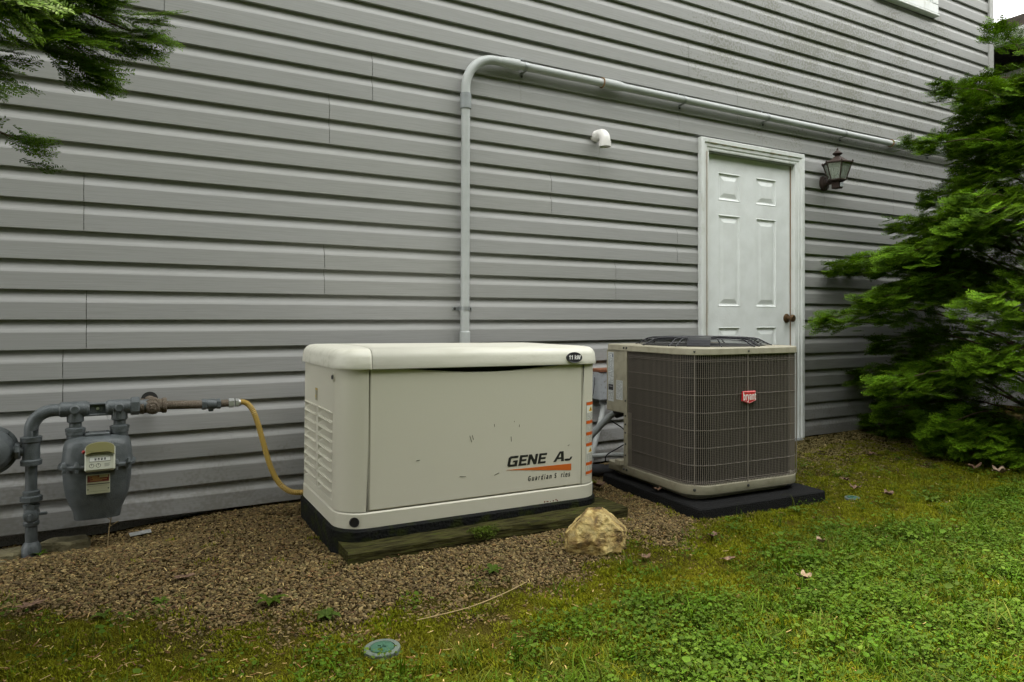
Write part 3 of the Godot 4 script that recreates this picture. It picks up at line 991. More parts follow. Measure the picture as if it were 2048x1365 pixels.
# ---------------------------------------------------------------- things on the wall
func strap(parent: Node, at: Vector3, axis: Vector3, r: float) -> void:
	# two-hole strap: a band half round the pipe and two tabs with screws; axis is the pipe's direction
	var across := Vector3(0, 0, 1).cross(axis).normalized()
	var st := tool()
	st.set_smooth_group(1)
	var line := []
	line.append(at + across * (r + 0.034) + Vector3(0, 0, -0.038))
	line.append(at + across * (r + 0.003) + Vector3(0, 0, -0.038))
	for i in 9:
		var a := PI * i / 8.0
		line.append(at + across * cos(a) * (r + 0.003) + Vector3(0, 0, sin(a) * (r + 0.003)))
	line.append(at - across * (r + 0.003) + Vector3(0, 0, -0.038))
	line.append(at - across * (r + 0.034) + Vector3(0, 0, -0.038))
	var w := axis.normalized() * 0.0105
	for i in line.size() - 1:
		flat(st) if i in [0, 1, 9, 10, 11] else st.set_smooth_group(1)
		quad(st, line[i] - w, line[i] + w, line[i + 1] + w, line[i + 1] - w)
	flat(st)
	var thick := tool()
	for s in [-1, 1]:
		bevel_box(st, (axis.normalized() * 0.021).abs() + (across * 0.034).abs() + Vector3(0, 0, 0.003), at + across * s * (r + 0.019) + Vector3(0, 0, -0.0385), 0.0008)
	var o := obj("strap", st, M.galvanised, parent)
	for s in [-1, 1]:
		st = tool()
		lathe(st, [[0.008, 0.0], [0.008, 0.003], [0.005, 0.006]], along(at + across * s * (r + 0.022) + Vector3(0, 0, -0.037), Vector3(0, 0, 1)), 6, true, true, true)
		obj("screw", st, M.screw_dark, o)

func build_conduit() -> void:
	var t := thing("conduit_pipe", "long grey plastic conduit pipe bending from the generator up along the house wall", "conduit")
	var r := 0.0245
	var zc := 0.040
	var xv := 1.612
	var yh := 2.372
	var bend := 0.185
	var st := tool()
	rod(st, Vector3(xv - 0.006, 0.60, zc), Vector3(xv, 2.09, zc), r, 20)
	obj("riser_pipe", st, M.pvc_grey, t)
	st = tool()
	lathe(st, [[r, 0.0], [r + 0.005, 0.002], [r + 0.005, 0.07], [r, 0.075]], along(Vector3(xv - 0.005, 0.765, zc), Vector3.UP), 20)
	obj("coupling", st, M.pvc_grey, t)
	st = tool()
	lathe(st, [[r, 0.0], [r + 0.006, 0.001], [r + 0.006, 0.085], [r, 0.087]], along(Vector3(xv, 2.07, zc), Vector3.UP), 20)
	obj("coupling", st, M.pvc_grey_dark, t)
	st = tool()
	var path := [Vector3(xv, 2.155, zc)]
	path.append_array(arc_pts(Vector3(xv + bend, yh - bend, zc), Vector3.LEFT, Vector3.UP, bend, 0, 90, 14))
	path.append(Vector3(xv + bend + 0.06, yh, zc))
	tube(st, path, r + 0.001, 20)
	obj("elbow", st, M.pvc_grey, t)
	st = tool()
	lathe(st, [[r + 0.001, 0.0], [r + 0.007, 0.05], [r + 0.008, 0.11], [r + 0.0075, 0.12], [r, 0.121]], along(Vector3(xv + bend + 0.03, yh, zc), Vector3.RIGHT), 20)
	obj("elbow_bell", st, M.pvc_grey, t)
	var runs := [[xv + bend + 0.1, 2.56], [2.55, 5.53], [5.52, 8.4]]
	for k in 3:
		st = tool()
		rod(st, Vector3(runs[k][0], yh, zc), Vector3(runs[k][1], yh, zc), r - 0.0005 * k, 20)
		obj("pipe_run", st, M.pvc_grey, t)
	for x in [2.545, 5.51]:
		st = tool()
		lathe(st, [[r, 0.0], [r + 0.007, 0.001], [r + 0.0075, 0.1], [r + 0.006, 0.13], [r, 0.17]], along(Vector3(x, yh, zc), Vector3.RIGHT), 20)
		obj("coupling", st, M.pvc_grey, t)
		st = tool()
		lathe(st, [[r, -0.0035], [r + 0.0079, -0.002], [r + 0.0079, 0.002], [r, 0.003]], along(Vector3(x, yh, zc), Vector3.RIGHT), 20)
		obj("glue_line", st, M.caulk_brown, t)
	for x in [1.99, 3.215, 4.02, 4.9, 6.1]:
		strap(t, Vector3(x, yh, zc), Vector3.RIGHT, r)
	strap(t, Vector3(xv - 0.004, 0.965, zc), Vector3.UP, r)

func build_vent() -> void:
	var t := thing("vent_elbow", "white plastic vent elbow poking out of the siding and turned down", "vent pipe", Vector3(2.525, 2.045, 0.0))
	var st := tool()
	rod(st, Vector3(0, 0, -0.04), Vector3(0, 0, 0.03), 0.029, 20)
	obj("stub_pipe", st, M.pvc_white, t)
	st = tool()
	lathe(st, [[0.028, 0.0], [0.036, 0.001], [0.036, 0.026], [0.034, 0.028]], along(Vector3(0, 0, 0.008), Vector3(0, 0, 1)), 22, true, false)
	tube(st, [Vector3(0, 0, 0.03)] + arc_pts(Vector3(0, -0.045, 0.05), Vector3.UP, Vector3(0, 0, 1), 0.045, 0, 90, 8) + [Vector3(0, -0.052, 0.095)], 0.0335, 22, true, false)
	obj("elbow", st, M.pvc_white, t)
	st = tool()
	lathe(st, [[0.033, 0.0], [0.0365, 0.001], [0.0365, 0.034], [0.031, 0.034], [0.029, 0.012]], along(Vector3(0, -0.05, 0.095), Vector3.DOWN), 22, true, false)
	obj("outlet_collar", st, M.pvc_white, t)
	st = tool()
	lathe(st, [[0.0295, 0.0], [0.0295, 0.001]], along(Vector3(0, -0.064, 0.095), Vector3.DOWN), 22)
	obj("mouth_shade", st, M.gap_shade, t)  # dark disc painted as the shade inside the pipe

func build_lantern() -> void:
	var t := thing("wall_lantern", "rusty brown coach lantern with seeded glass on the wall right of the door", "lantern", Vector3(4.71, 1.965, 0.0))
	var st := tool()
	lathe(st, [[0.058, -0.01], [0.058, 0.006], [0.05, 0.011], [0.044, 0.012], [0.04, 0.02], [0.03, 0.022], [0.024, 0.03], [0.02, 0.034]], along(Vector3.ZERO, Vector3(0, 0, 1)), 24)
	obj("backplate", st, M.rust_brown, t)
	st = tool()
	tube(st, [Vector3(0, 0, 0.02), Vector3(0, -0.005, 0.06), Vector3(0, -0.002, 0.1)], [0.014, 0.013, 0.016], 12)
	obj("arm", st, M.rust_brown, t)
	var c := Vector3(-0.012, 0.0, 0.125)
	# hexagonal tapering cage: six posts, six panes, roof and floor
	var n := 6
	var rb := 0.062
	var rt := 0.104
	var y0 := 0.004
	var y1 := 0.128
	for k in n:
		var a := TAU * (k + 0.15) / n
		var b := TAU * (k + 1.15) / n
		var d0 := Vector3(cos(a), 0, sin(a))
		var d1 := Vector3(cos(b), 0, sin(b))
		st = tool()
		rod(st, c + d0 * rb + Vector3.UP * y0, c + d0 * rt + Vector3.UP * y1, 0.0048, 6)
		obj("post", st, M.rust_brown, t)
		st = tool()
		flat(st)
		var p := [c + d0 * (rb - 0.002) + Vector3.UP * y0, c + d1 * (rb - 0.002) + Vector3.UP * y0, c + d1 * (rt - 0.002) + Vector3.UP * y1, c + d0 * (rt - 0.002) + Vector3.UP * y1]
		var inward := -(d0 + d1).normalized() * 0.003
		quad(st, p[1], p[0], p[3], p[2])
		quad(st, p[0] + inward, p[1] + inward, p[2] + inward, p[3] + inward)
		obj("pane", st, M.seeded_glass, t)
		st = tool()
		lathe(st, [[0.006, 0.0], [0.007, 0.006], [0.003, 0.014]], Transform3D(Basis.IDENTITY, c + d0 * (rt + 0.004) + Vector3.UP * (y1 + 0.004)), 6)
		obj("corner_bead", st, M.rust_brown, t)
	st = tool()
	lathe(st, [[rt + 0.008, y1 - 0.004], [rt + 0.01, y1 + 0.004], [0.07, y1 + 0.022], [0.045, y1 + 0.04], [0.02, y1 + 0.058], [0.014, y1 + 0.062]], Transform3D(Basis.IDENTITY, c), 6, true, true, true, -TAU * 0.15 / 6)
	obj("roof", st, M.rust_brown, t)
	st = tool()
	lathe(st, [[0.012, y1 + 0.058], [0.03, y1 + 0.07], [0.037, y1 + 0.078], [0.024, y1 + 0.088], [0.012, y1 + 0.1], [0.006, y1 + 0.104], [0.008, y1 + 0.11], [0.003, y1 + 0.122]], Transform3D(Basis.IDENTITY, c), 14)
	obj("finial", st, M.rust_brown, t)
	st = tool()
	lathe(st, [[0.02, y0 - 0.02], [rb - 0.012, y0 - 0.012], [rb + 0.006, y0 - 0.004], [rb + 0.006, y0 + 0.003]], Transform3D(Basis.IDENTITY, c), 6, true, true, true, -TAU * 0.15 / 6)
	obj("floor_plate", st, M.rust_brown, t)
	st = tool()
	lathe(st, [[0.012, y0], [0.013, y0 + 0.045], [0.01, y0 + 0.05]], Transform3D(Basis.IDENTITY, c), 12)
	obj("lamp_socket", st, M.bulb_white, t)
	st = tool()
	bevel_box(st, Vector3(0.055, 0.05, 0.06), c + Vector3(0, y0 - 0.04, -0.004), 0.004)
	obj("sensor_housing", st, M.rust_brown, t)
	st = tool()
	bevel_box(st, Vector3(0.03, 0.034, 0.012), c + Vector3(0.006, y0 - 0.038, 0.032), 0.004)
	obj("sensor_eye", st, M.bulb_white, t)

# ---------------------------------------------------------------- generator
const GX0 := -0.615
const GX1 := 0.615
const GZ0 := -0.36
const GZ1 := 0.3175
const GR := 0.11

func build_generator() -> void:
	var t := thing("standby_generator", "putty coloured 11 kW standby generator with orange swoosh and peeled lettering", "generator", Vector3(1.305, 0.0, 0.5525))
	t.rotation.z = deg_to_rad(-0.6)
	var rr := [GR, 0.06, 0.06, GR]
	var st := tool()
	# black composite base
	loft(st, [plan(GX0, GX1, GZ0, GZ1, rr, 0.012, -0.03), plan(GX0, GX1, GZ0, GZ1, rr, 0.014, 0.076), plan(GX0, GX1, GZ0, GZ1, rr, 0.008, 0.084), plan(GX0, GX1, GZ0, GZ1, rr, -0.02, 0.085)])
	obj("base_pad", st, M.base_black, t)
	st = tool()
	loft(st, [plan(GX0, GX1, GZ0, GZ1, rr, 0.003, 0.0855), plan(GX0, GX1, GZ0, GZ1, rr, 0.003, 0.141), plan(GX0, GX1, GZ0, GZ1, rr, -0.002, 0.146), plan(GX0, GX1, GZ0, GZ1, rr, -0.03, 0.147)])
	obj("skirt", st, M.putty, t)
	# core coloured dark as the shade inside, seen only in the seams, the grip and the louvres
	st = tool()
	loft(st, [plan(GX0, GX1, GZ0, GZ1, rr, -0.04, 0.1475), plan(GX0, GX1, GZ0, GZ1, rr, -0.04, 0.705)])
	obj("shade_core", st, M.gap_shade, t)
	# oval plugs in the skirt's front corners
	for s in [-1, 1]:
		var a := deg_to_rad(63.0 if s < 0 else 28.0)
		var d := Vector3(s * cos(a), 0, sin(a))
		var c := Vector3(s * (GX1 - GR), 0.112, GZ1 - GR)
		st = tool()
		lathe(st, [[0.019, -0.004], [0.0195, 0.0035], [0.017, 0.0045], [0.016, 0.002]], along(c + d * (GR + 0.001), d), 20)
		obj("lifting_hole", st, M.badge_black, t)
	gen_end(t)
	# front door with the finger grip scooped out of its top edge
	var xs0 := -0.501
	var xs1 := 0.501
	var poly := [[xs0, 0.1505], [xs1, 0.1505], [xs1, 0.703]]
	for i in 25:
		var u := 1.0 - i / 24.0
		var x := lerpf(-0.40, 0.43, u)
		poly.append([x, 0.703 - 0.023 * pow(sin(PI * u), 1.3)])
	poly.append([xs0, 0.703])
	st = tool()
	prism(st, poly, 0.022, 0.004, Transform3D.IDENTITY, GZ1 - 0.022)
	obj("front_door", st, M.putty, t)
	# right end cap
	st = tool()
	var right := [Vector2(0.5045, GZ1 - 0.014), Vector2(0.5045, GZ1 - 0.002), Vector2(0.5065, GZ1)]
	for i in 11:
		var a := deg_to_rad(90.0 - 90.0 * i / 10.0)
		right.append(Vector2(GX1 - GR + cos(a) * GR, GZ1 - GR + sin(a) * GR))
	for i in 7:
		var a := deg_to_rad(-90.0 * i / 6.0)
		right.append(Vector2(GX1 - 0.06 + cos(a) * 0.06, GZ0 + 0.06 + sin(a) * 0.06))
	right.append(Vector2(0.0, GZ0))
	wall_sheet(st, right, [0.149, 0.704])
	obj("end_panel", st, M.putty, t)
	gen_lid(t)
	gen_print(t)

func wall_sheet(st: SurfaceTool, path: Array, ys: Array) -> void:
	# an upright sheet over a plan path (x, z); path runs with the outside on its left as seen from above
	st.set_smooth_group(1)
	for i in path.size() - 1:
		for j in ys.size() - 1:
			var a := Vector3(path[i].x, ys[j], path[i].y)
			var b := Vector3(path[i + 1].x, ys[j], path[i + 1].y)
			quad(st, a, b, b + Vector3.UP * (ys[j + 1] - ys[j]), a + Vector3.UP * (ys[j + 1] - ys[j]))

func gen_end(t: Node) -> void:
	# left end: wraps round the corner from the door's seam; two columns of nine louvres
	var st := tool()
	var path := [Vector2(-0.3, GZ0)]
	for i in 7:
		var a := deg_to_rad(-90.0 - 90.0 * i / 6.0)
		path.append(Vector2(GX0 + 0.06 + cos(a) * 0.06, GZ0 + 0.06 + sin(a) * 0.06))
	wall_sheet(st, path, [0.149, 0.704])
	path = []
	for i in 13:
		var a := deg_to_rad(180.0 - 90.0 * i / 12.0)
		path.append(Vector2(GX0 + GR + cos(a) * GR, GZ1 - GR + sin(a) * GR))
	path.append_array([Vector2(-0.5075, GZ1), Vector2(-0.505, GZ1 - 0.002), Vector2(-0.505, GZ1 - 0.014)])
	wall_sheet(st, path, [0.149, 0.704])
	var zc := [GZ0 + 0.06, -0.296, -0.074, -0.044, 0.196, GZ1 - GR]
	var y0 := 0.178
	var rows := 9
	var step := 0.0392
	var ys := [0.149]
	for k in rows:
		ys.append(y0 + k * step); ys.append(y0 + k * step + step - 0.004)
	ys.append(0.704)
	flat(st)
	for i in 5:
		for j in ys.size() - 1:
			if i in [1, 3] and j % 2 == 1: continue
			quad(st, Vector3(GX0, ys[j], zc[i]), Vector3(GX0, ys[j], zc[i + 1]), Vector3(GX0, ys[j + 1], zc[i + 1]), Vector3(GX0, ys[j + 1], zc[i]))
	var panel := obj("end_panel", st, M.putty, t)
	for col in [1, 3]:
		var lv := tool()
		var h := step - 0.004
		var z0: float = zc[col]
		var z1: float = zc[col + 1]
		# section of one louvre: hood at the top, blade sweeping back out to the face at the bottom
		var sec := [Vector2(0.0, h + 0.001), Vector2(-0.006, h), Vector2(-0.0065, h - 0.003), Vector2(0.002, h - 0.005), Vector2(0.030, h - 0.006), Vector2(0.031, h * 0.70), Vector2(0.024, h * 0.45), Vector2(0.013, h * 0.2), Vector2(0.004, h * 0.06), Vector2(0.0, 0.0)]
		var g := 1
		var stations := [[0.0, 0.0], [0.006, 0.75], [0.014, 1.0], [z1 - z0 - 0.014, 1.0], [z1 - z0 - 0.006, 0.75], [z1 - z0, 0.0]]
		for i in sec.size() - 1:
			lv.set_smooth_group(2 if i >= 5 else 1)
			for s in stations.size() - 1:
				var f0: float = stations[s][1]
				var f1: float = stations[s + 1][1]
				var za: float = z0 + stations[s][0]
				var zb: float = z0 + stations[s + 1][0]
				quad(lv, Vector3(GX0 + sec[i + 1].x * f0, sec[i + 1].y, za), Vector3(GX0 + sec[i + 1].x * f1, sec[i + 1].y, zb), Vector3(GX0 + sec[i].x * f1, sec[i].y, zb), Vector3(GX0 + sec[i].x * f0, sec[i].y, za))
		var m := mesh_of(lv)
		for k in rows:
			inst("louvre", m, M.putty, panel, Transform3D(Basis.IDENTITY, Vector3(0, y0 + k * step, 0)))
	# latch lock near the top of the corner
	st = tool()
	lathe(st, [[0.018, -0.003], [0.018, 0.0025], [0.015, 0.004], [0.012, 0.001]], along(Vector3(GX0, 0.668, 0.205), Vector3.LEFT), 18)
	var lock := obj("lock", st, M.putty, panel)
	st = tool()
	lathe(st, [[0.009, 0.0], [0.009, 0.006], [0.007, 0.008]], along(Vector3(GX0 - 0.001, 0.668, 0.205), Vector3.LEFT), 12)
	obj("lock_cylinder", st, M.screw_dark, panel)
	# small rating plate
	st = tool()
	flat(st)
	quad_uv(st, Vector3(GX0 - 0.0012, 0.548, -0.10), Vector3(GX0 - 0.0012, 0.548, -0.055), Vector3(GX0 - 0.0012, 0.602, -0.055), Vector3(GX0 - 0.0012, 0.602, -0.10))
	var im := Image.create(40, 56, false, Image.FORMAT_RGB8)
	im.fill(Color(0.62, 0.6, 0.5))
	im.fill_rect(Rect2i(2, 2, 36, 7), Color(0.72, 0.6, 0.2))
	im.fill_rect(Rect2i(4, 32, 12, 12), Color(0.72, 0.6, 0.2))
	for k in 8: im.fill_rect(Rect2i(18, 14 + k * 5, 16 - (k * 7) % 5, 2), Color(0.4, 0.4, 0.36))
	for k in 3: im.fill_rect(Rect2i(4, 14 + k * 5, 11, 2), Color(0.4, 0.4, 0.36))
	printed("rating_plate_print", im)
	obj("rating_plate", st, M.rating_plate_print, panel)

func printed(n: String, im: Image, rough := 0.5) -> void:
	var m := StandardMaterial3D.new()
	m.albedo_texture = ImageTexture.create_from_image(im)
	m.roughness = rough
	M[n] = m

func lid_ring(x0: float, x1: float, left: bool, off: float, y: float) -> PackedVector3Array:
	# outline of the lid's left or right piece, its straight joint held at x0 / x1
	var rr := [0.002, 0.002, 0.07, GR + 0.012] if left else [GR + 0.012, 0.07, 0.002, 0.002]
	var p := plan(x0, x1, GZ0 - 0.01, GZ1 + 0.013, rr, 0.0, y, 8)
	var c := Vector3((GX0 + GX1) / 2, 0, (GZ0 + GZ1) / 2)
	var out := PackedVector3Array()
	var q := plan(GX0 - 0.013, GX1 + 0.013, GZ0 - 0.01, GZ1 + 0.013, [GR + 0.012, 0.07, 0.07, GR + 0.012], off, y, 8)
	# clip the whole lid's outline at the joint
	for v in q:
		out.append(Vector3(clampf(v.x, x0, x1), v.y, v.z))
	return out

func gen_lid(t: Node) -> void:
	var seam := -0.497
	var prof := [[-0.012, 0.703], [0.0, 0.7035], [0.001, 0.706], [-0.001, 0.722], [-0.004, 0.748], [-0.008, 0.760], [-0.018, 0.773], [-0.032, 0.7805], [-0.055, 0.784], [-0.11, 0.7865], [-0.2, 0.788]]
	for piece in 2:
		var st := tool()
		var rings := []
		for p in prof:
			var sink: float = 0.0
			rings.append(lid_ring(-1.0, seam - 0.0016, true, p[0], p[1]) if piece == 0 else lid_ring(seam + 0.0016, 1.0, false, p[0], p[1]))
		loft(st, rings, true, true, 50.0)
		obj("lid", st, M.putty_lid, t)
	# oval badge on the lid's front
	var c := Vector3(0.447, 0.735, GZ1 + 0.0145)
	var tilt := Basis(Vector3(1, 0, 0), deg_to_rad(-8.0))
	var st := tool()
	var oval := Transform3D(tilt * Basis(Vector3(1, 0, 0), PI / 2).scaled(Vector3(1.0, 0.58, 1.0)), c)
	lathe(st, [[0.042, -0.012], [0.042, 0.003], [0.0405, 0.0042], [0.038, 0.0034]], oval, 32)
	var badge := obj("badge", st, M.badge_black, t)
	lettering("11 kW", 0.019, "badge_lettering", M.letter_white, badge, Transform3D(tilt, c + tilt * Vector3(0, 0, 0.0044)), 0.85, 0.15)

func lettering(text: String, height: float, n: String, mt: Material, parent: Node, xf: Transform3D, widen := 1.0, slant := 0.0, spacing := 0.0, bold := true) -> void:
	var f := SystemFont.new()
	f.font_names = PackedStringArray(["Droid Sans"])
	f.font_weight = 700 if bold else 400
	var tm := TextMesh.new()
	tm.text = text
	tm.font = f
	if spacing != 0.0:
		var fv := FontVariation.new()
		fv.base_font = f
		fv.spacing_glyph = int(spacing)
		tm.font = fv
	tm.font_size = 64
	tm.pixel_size = height / 46.0
	tm.depth = 0.0012
	tm.curve_step = 2.0
	var b := Basis(Vector3(widen, 0, 0), Vector3(slant, 1, 0), Vector3(0, 0, 1))
	inst(n, tm, mt, parent, xf * Transform3D(b, Vector3.ZERO))

func gen_print(t: Node) -> void:
	var zf := GZ1 + 0.0002
	# worn block letters: G E N E _ A and the foot of a C
	var glyphs := {
		"G": [[[0.15, 0], [0.86, 0], [0.86, 0.56], [0.45, 0.56], [0.45, 0.39], [0.62, 0.39], [0.62, 0.2], [0.28, 0.2], [0.24, 0.25], [0.24, 0.75], [0.28, 0.8], [0.84, 0.8], [0.84, 1], [0.15, 1], [0, 0.86], [0, 0.14]]],
		"E": [[[0, 0], [0.78, 0], [0.78, 0.2], [0.25, 0.2], [0.25, 0.41], [0.7, 0.41], [0.7, 0.6], [0.25, 0.6], [0.25, 0.8], [0.78, 0.8], [0.78, 1], [0, 1]]],
		"N": [[[0, 0], [0.24, 0], [0.24, 0.6], [0.6, 0], [0.86, 0], [0.86, 1], [0.62, 1], [0.62, 0.42], [0.26, 1], [0, 1]]],
		"A": [[[0, 0], [0.25, 0], [0.33, 0.24], [0.525, 0.24], [0.525, 0.42], [0.39, 0.42], [0.5, 0.78], [0.525, 0.78], [0.525, 1], [0.40, 1]], [[0.525, 0.24], [0.66, 0.24], [0.68, 0], [0.93, 0], [0.74, 1], [0.525, 1], [0.525, 0.78], [0.545, 0.78], [0.61, 0.42], [0.525, 0.42]]],
		"c": [[[0.0, 0.2], [0.12, 0.03], [0.2, 0.0], [0.7, 0.0], [0.88, 0.12], [0.95, 0.38], [0.72, 0.36], [0.66, 0.2], [0.3, 0.22]]],
	}
	var hh := 0.045
	for g in [["G", 0.115, 0.057], ["E", 0.171, 0.052], ["N", 0.216, 0.055], ["E", 0.270, 0.052], ["A", 0.352, 0.062], ["c", 0.410, 0.044]]:
		var st := tool()
		for part in glyphs[g[0]]:
			var poly := []
			for q in part: poly.append([g[1] + q[0] * g[2] + 0.010 * (q[1] - 0.5), 0.265 + q[1] * hh])
			prism(st, poly, 0.0008, 0.0, Transform3D.IDENTITY, zf)
		obj("logo_letter", st, M.letter_black, t)
	var st := tool()
	prism(st, [[0.108, 0.252], [0.445, 0.2195], [0.445, 0.250]], 0.0008, 0.0, Transform3D.IDENTITY, zf)
	obj("logo_swoosh", st, M.logo_orange, t)
	lettering("Guardian S  ries", 0.0215, "series_lettering", M.letter_black, t, Transform3D(Basis.IDENTITY, Vector3(0.328, 0.203, zf)), 0.74, 0.12, 11.0, true)
	# warning strip wrapped on the right corner
	var im := Image.create(64, 360, false, Image.FORMAT_RGB8)
	im.fill(Color(0.80, 0.80, 0.76))
	var rs := RandomNumberGenerator.new()
	rs.seed = 5
	for k in 70:
		var y := 4 + k * 5
		var x := 4
		while x < 58:
			var w := rs.randi_range(3, 10)
			im.fill_rect(Rect2i(x, y, mini(w, 60 - x), 2), Color(0.42, 0.42, 0.42))
			x += w + rs.randi_range(1, 3)
	for y in [0, 92, 148, 202, 296, 340]:
		im.fill_rect(Rect2i(0, y, 64, 15), Color(0.80, 0.36, 0.05))
	for y in [18, 220]:
		im.fill_rect(Rect2i(0, y, 64, 34), Color(0.84, 0.84, 0.80))
		for r in 22:
			im.fill_rect(Rect2i(20 - r / 2, y + 5 + r, r + 1, 1), Color(0.85, 0.66, 0.04))
		im.fill_rect(Rect2i(18, y + 13, 4, 10), Color(0.05, 0.05, 0.05))
		im.fill_rect(Rect2i(38, y + 6, 20, 20), Color(0.72, 0.12, 0.1))
		im.fill_rect(Rect2i(42, y + 10, 12, 12), Color(0.84, 0.84, 0.80))
	for e in [Rect2i(0, 0, 64, 1), Rect2i(0, 359, 64, 1), Rect2i(0, 0, 1, 360), Rect2i(63, 0, 1, 360)]: im.fill_rect(e, Color(0.12, 0.12, 0.12))
	printed("warning_print", im, 0.4)
	st = tool()
	st.set_smooth_group(1)
	var n := 8
	for i in n:
		var pts := []
		for q in [i, i + 1]:
			var a := deg_to_rad(78.0 - 62.0 * q / n)
			pts.append(Vector3(GX1 - GR + cos(a) * (GR + 0.0007), 0.0, GZ1 - GR + sin(a) * (GR + 0.0007)))
		var us := [float(i) / n, float(i + 1) / n]
		var lo := Vector3.UP * 0.185
		var hi := Vector3.UP * 0.525
		for q in [[pts[0] + lo, us[0], 1.0], [pts[1] + hi, us[1], 0.0], [pts[1] + lo, us[1], 1.0], [pts[0] + lo, us[0], 1.0], [pts[0] + hi, us[0], 0.0], [pts[1] + hi, us[1], 0.0]]:
			st.set_uv(Vector2(q[1], q[2])); st.add_vertex(q[0])
	obj("warning_strip", st, M.warning_print, t)
	# grass clippings and scuffs stuck to the door
	for c in [[-0.065, 0.40, 0.03, 1.9], [-0.055, 0.405, 0.022, 1.9], [0.13, 0.385, 0.022, 1.65], [0.047, 0.45, 0.012, 1.7], [0.145, 0.46, 0.006, 1.0], [0.17, 0.44, 0.012, 1.5], [-0.30, 0.33, 0.016, 0.1], [-0.1, 0.245, 0.03, -0.12], [0.06, 0.24, 0.026, 0.35], [0.43, 0.335, 0.010, 0.3]]:
		st = tool()
		bevel_box(st, Vector3(c[2], 0.0022, 0.0012), Vector3(c[0], c[1], zf + 0.0006), 0.0005, Basis(Vector3(0, 0, 1), c[3]))
		obj("grass_clipping", st, M.clipping, t)
	for k in 7:
		st = tool()
		var x := 0.30 + k * 0.012 + rng.randf_range(-0.004, 0.004)
		lathe(st, [[rng.randf_range(0.002, 0.006), 0.0], [0.001, 0.0007]], along(Vector3(x, 0.089 + rng.randf() * 0.006, GZ1 + 0.0031), Vector3(0, 0, 1)), 7)
		obj("rust_spot", st, M.rust_orange, t)

func build_plank_and_rock() -> void:
	var st := tool()
	var rings := []
	var r := RandomNumberGenerator.new()
	r.seed = 4
	for i in 27:
		var x := -0.64 + 1.285 * i / 26.0
		var ring := PackedVector3Array()
		for q in [[0.13, 0.0], [0.13, 0.036], [0.122, 0.043], [0.0, 0.045], [-0.095, 0.043], [-0.105, 0.036], [-0.107, 0.0]]:
			var jag := r.randf_range(-0.0035, 0.0035)
			var chew := 0.0
			if q[0] > 0.1 and i > 11 and i < 15: chew = -0.012
			ring.append(Vector3(x + (r.randf_range(-0.006, 0.006) if i in [0, 26] else 0.0), q[1] + (jag * 0.6 if q[1] > 0 else -0.02), q[0] + jag + chew))
		ring.reverse()
		rings.append(ring)
	loft(st, rings, true, true, 0.0, true)
	var o := obj("wooden_plank", st, M.plank_wood, self, Transform3D(Basis(Vector3.UP, deg_to_rad(-0.6)), Vector3(1.335, 0.0, 0.86)))
	meta(o, "weathered mossy wooden plank lying under the generator's front edge", "plank")
	# moss growing in the plank's chewed edge
	var lump := tool()
	var m := moss_tuft(77)
	var l := []
	var c := []
	for i in 46:
		var wide := i < 30
		l.append(turned(Vector3((1.26 + r.randf_range(-0.05, 0.05)) if wide else r.randf_range(0.85, 1.8), 0.042 if r.randf() < 0.6 else 0.028, (0.985 + r.randf_range(-0.02, 0.012)) if wide else r.randf_range(0.9, 0.99)), Vector3.ONE * (r.randf_range(0.6, 1.2) if wide else r.randf_range(0.25, 0.5)), 0.5))
		c.append(Color(0.10, 0.15, 0.02) * r.randf_range(0.7, 1.2))
	var mo := scatter("moss_on_plank", m, M.leaf, l, c)
	add_child(mo)
	meta(mo, "small green moss cushion on the edge of the wooden plank", "moss", "", "stuff")
	# the rock: a ball cut by random planes, then roughened
	st = tool()
	r.seed = 21
	var cuts := []
	for i in 26:
		var d := Vector3(r.randf_range(-1, 1), r.randf_range(-0.6, 0.7), r.randf_range(-1, 1)).normalized()
		cuts.append([d, r.randf_range(0.62, 0.84)])
	for q in [[Vector3(-0.35, 0.9, 0.2), 0.80], [Vector3(0.75, 0.62, 0.1), 0.62], [Vector3(-0.45, 0.42, 0.8), 0.66], [Vector3(0.3, 0.35, 0.88), 0.60], [Vector3(-0.9, 0.3, 0.2), 0.80], [Vector3(0.15, -0.3, 0.95), 0.78], [Vector3(0.85, 0.1, 0.55), 0.72], [Vector3(-0.1, 0.75, 0.65), 0.70]]:
		cuts.append([q[0].normalized(), q[1]])
	var shape := func(v: Vector3) -> Vector3:
		var d := v.normalized()
		var k := 1.0
		for q in cuts:
			var dd: float = d.dot(q[0])
			if dd > 0.05: k = minf(k, q[1] / dd)
		k *= 1.0 + field_fine.get_noise_3d(d.x * 5.0, d.y * 5.0, d.z * 5.0) * 0.014 + field_fine.get_noise_3d(d.x * 16.0, d.y * 16.0, d.z * 16.0) * 0.007
		var ledge := field_fine.get_noise_3d(d.x * 2.6 + 5.0, d.y * 3.6, d.z * 2.6)
		k *= 1.0 + 0.05 * (roundf(ledge * 3.0) / 3.0)
		return d * k * Vector3(0.172, 0.138, 0.15)
	flat(st)
	var nn := 40
	for face in 6:
		var ax := face / 2
		var sg := 1.0 if face % 2 == 0 else -1.0
		for i in nn:
			for j in nn:
				var q := []
				for e in [[0, 0], [1, 0], [1, 1], [0, 1]]:
					var v := Vector3.ZERO
					v[ax] = sg
					v[(ax + 1) % 3] = tan((float(i + e[0]) / nn * 2.0 - 1.0) * PI / 4)
					v[(ax + 2) % 3] = tan((float(j + e[1]) / nn * 2.0 - 1.0) * PI / 4)
					q.append(shape.call(v))
				if sg < 0: q.reverse()
				quad(st, q[0], q[1], q[2], q[3])
	o = obj("rock", st, M.rock, self, Transform3D(Basis(Vector3.UP, -0.5), Vector3(1.60, 0.042, 1.27)))
	meta(o, "jagged tan and cream rock sitting on the gravel before the generator", "rock")

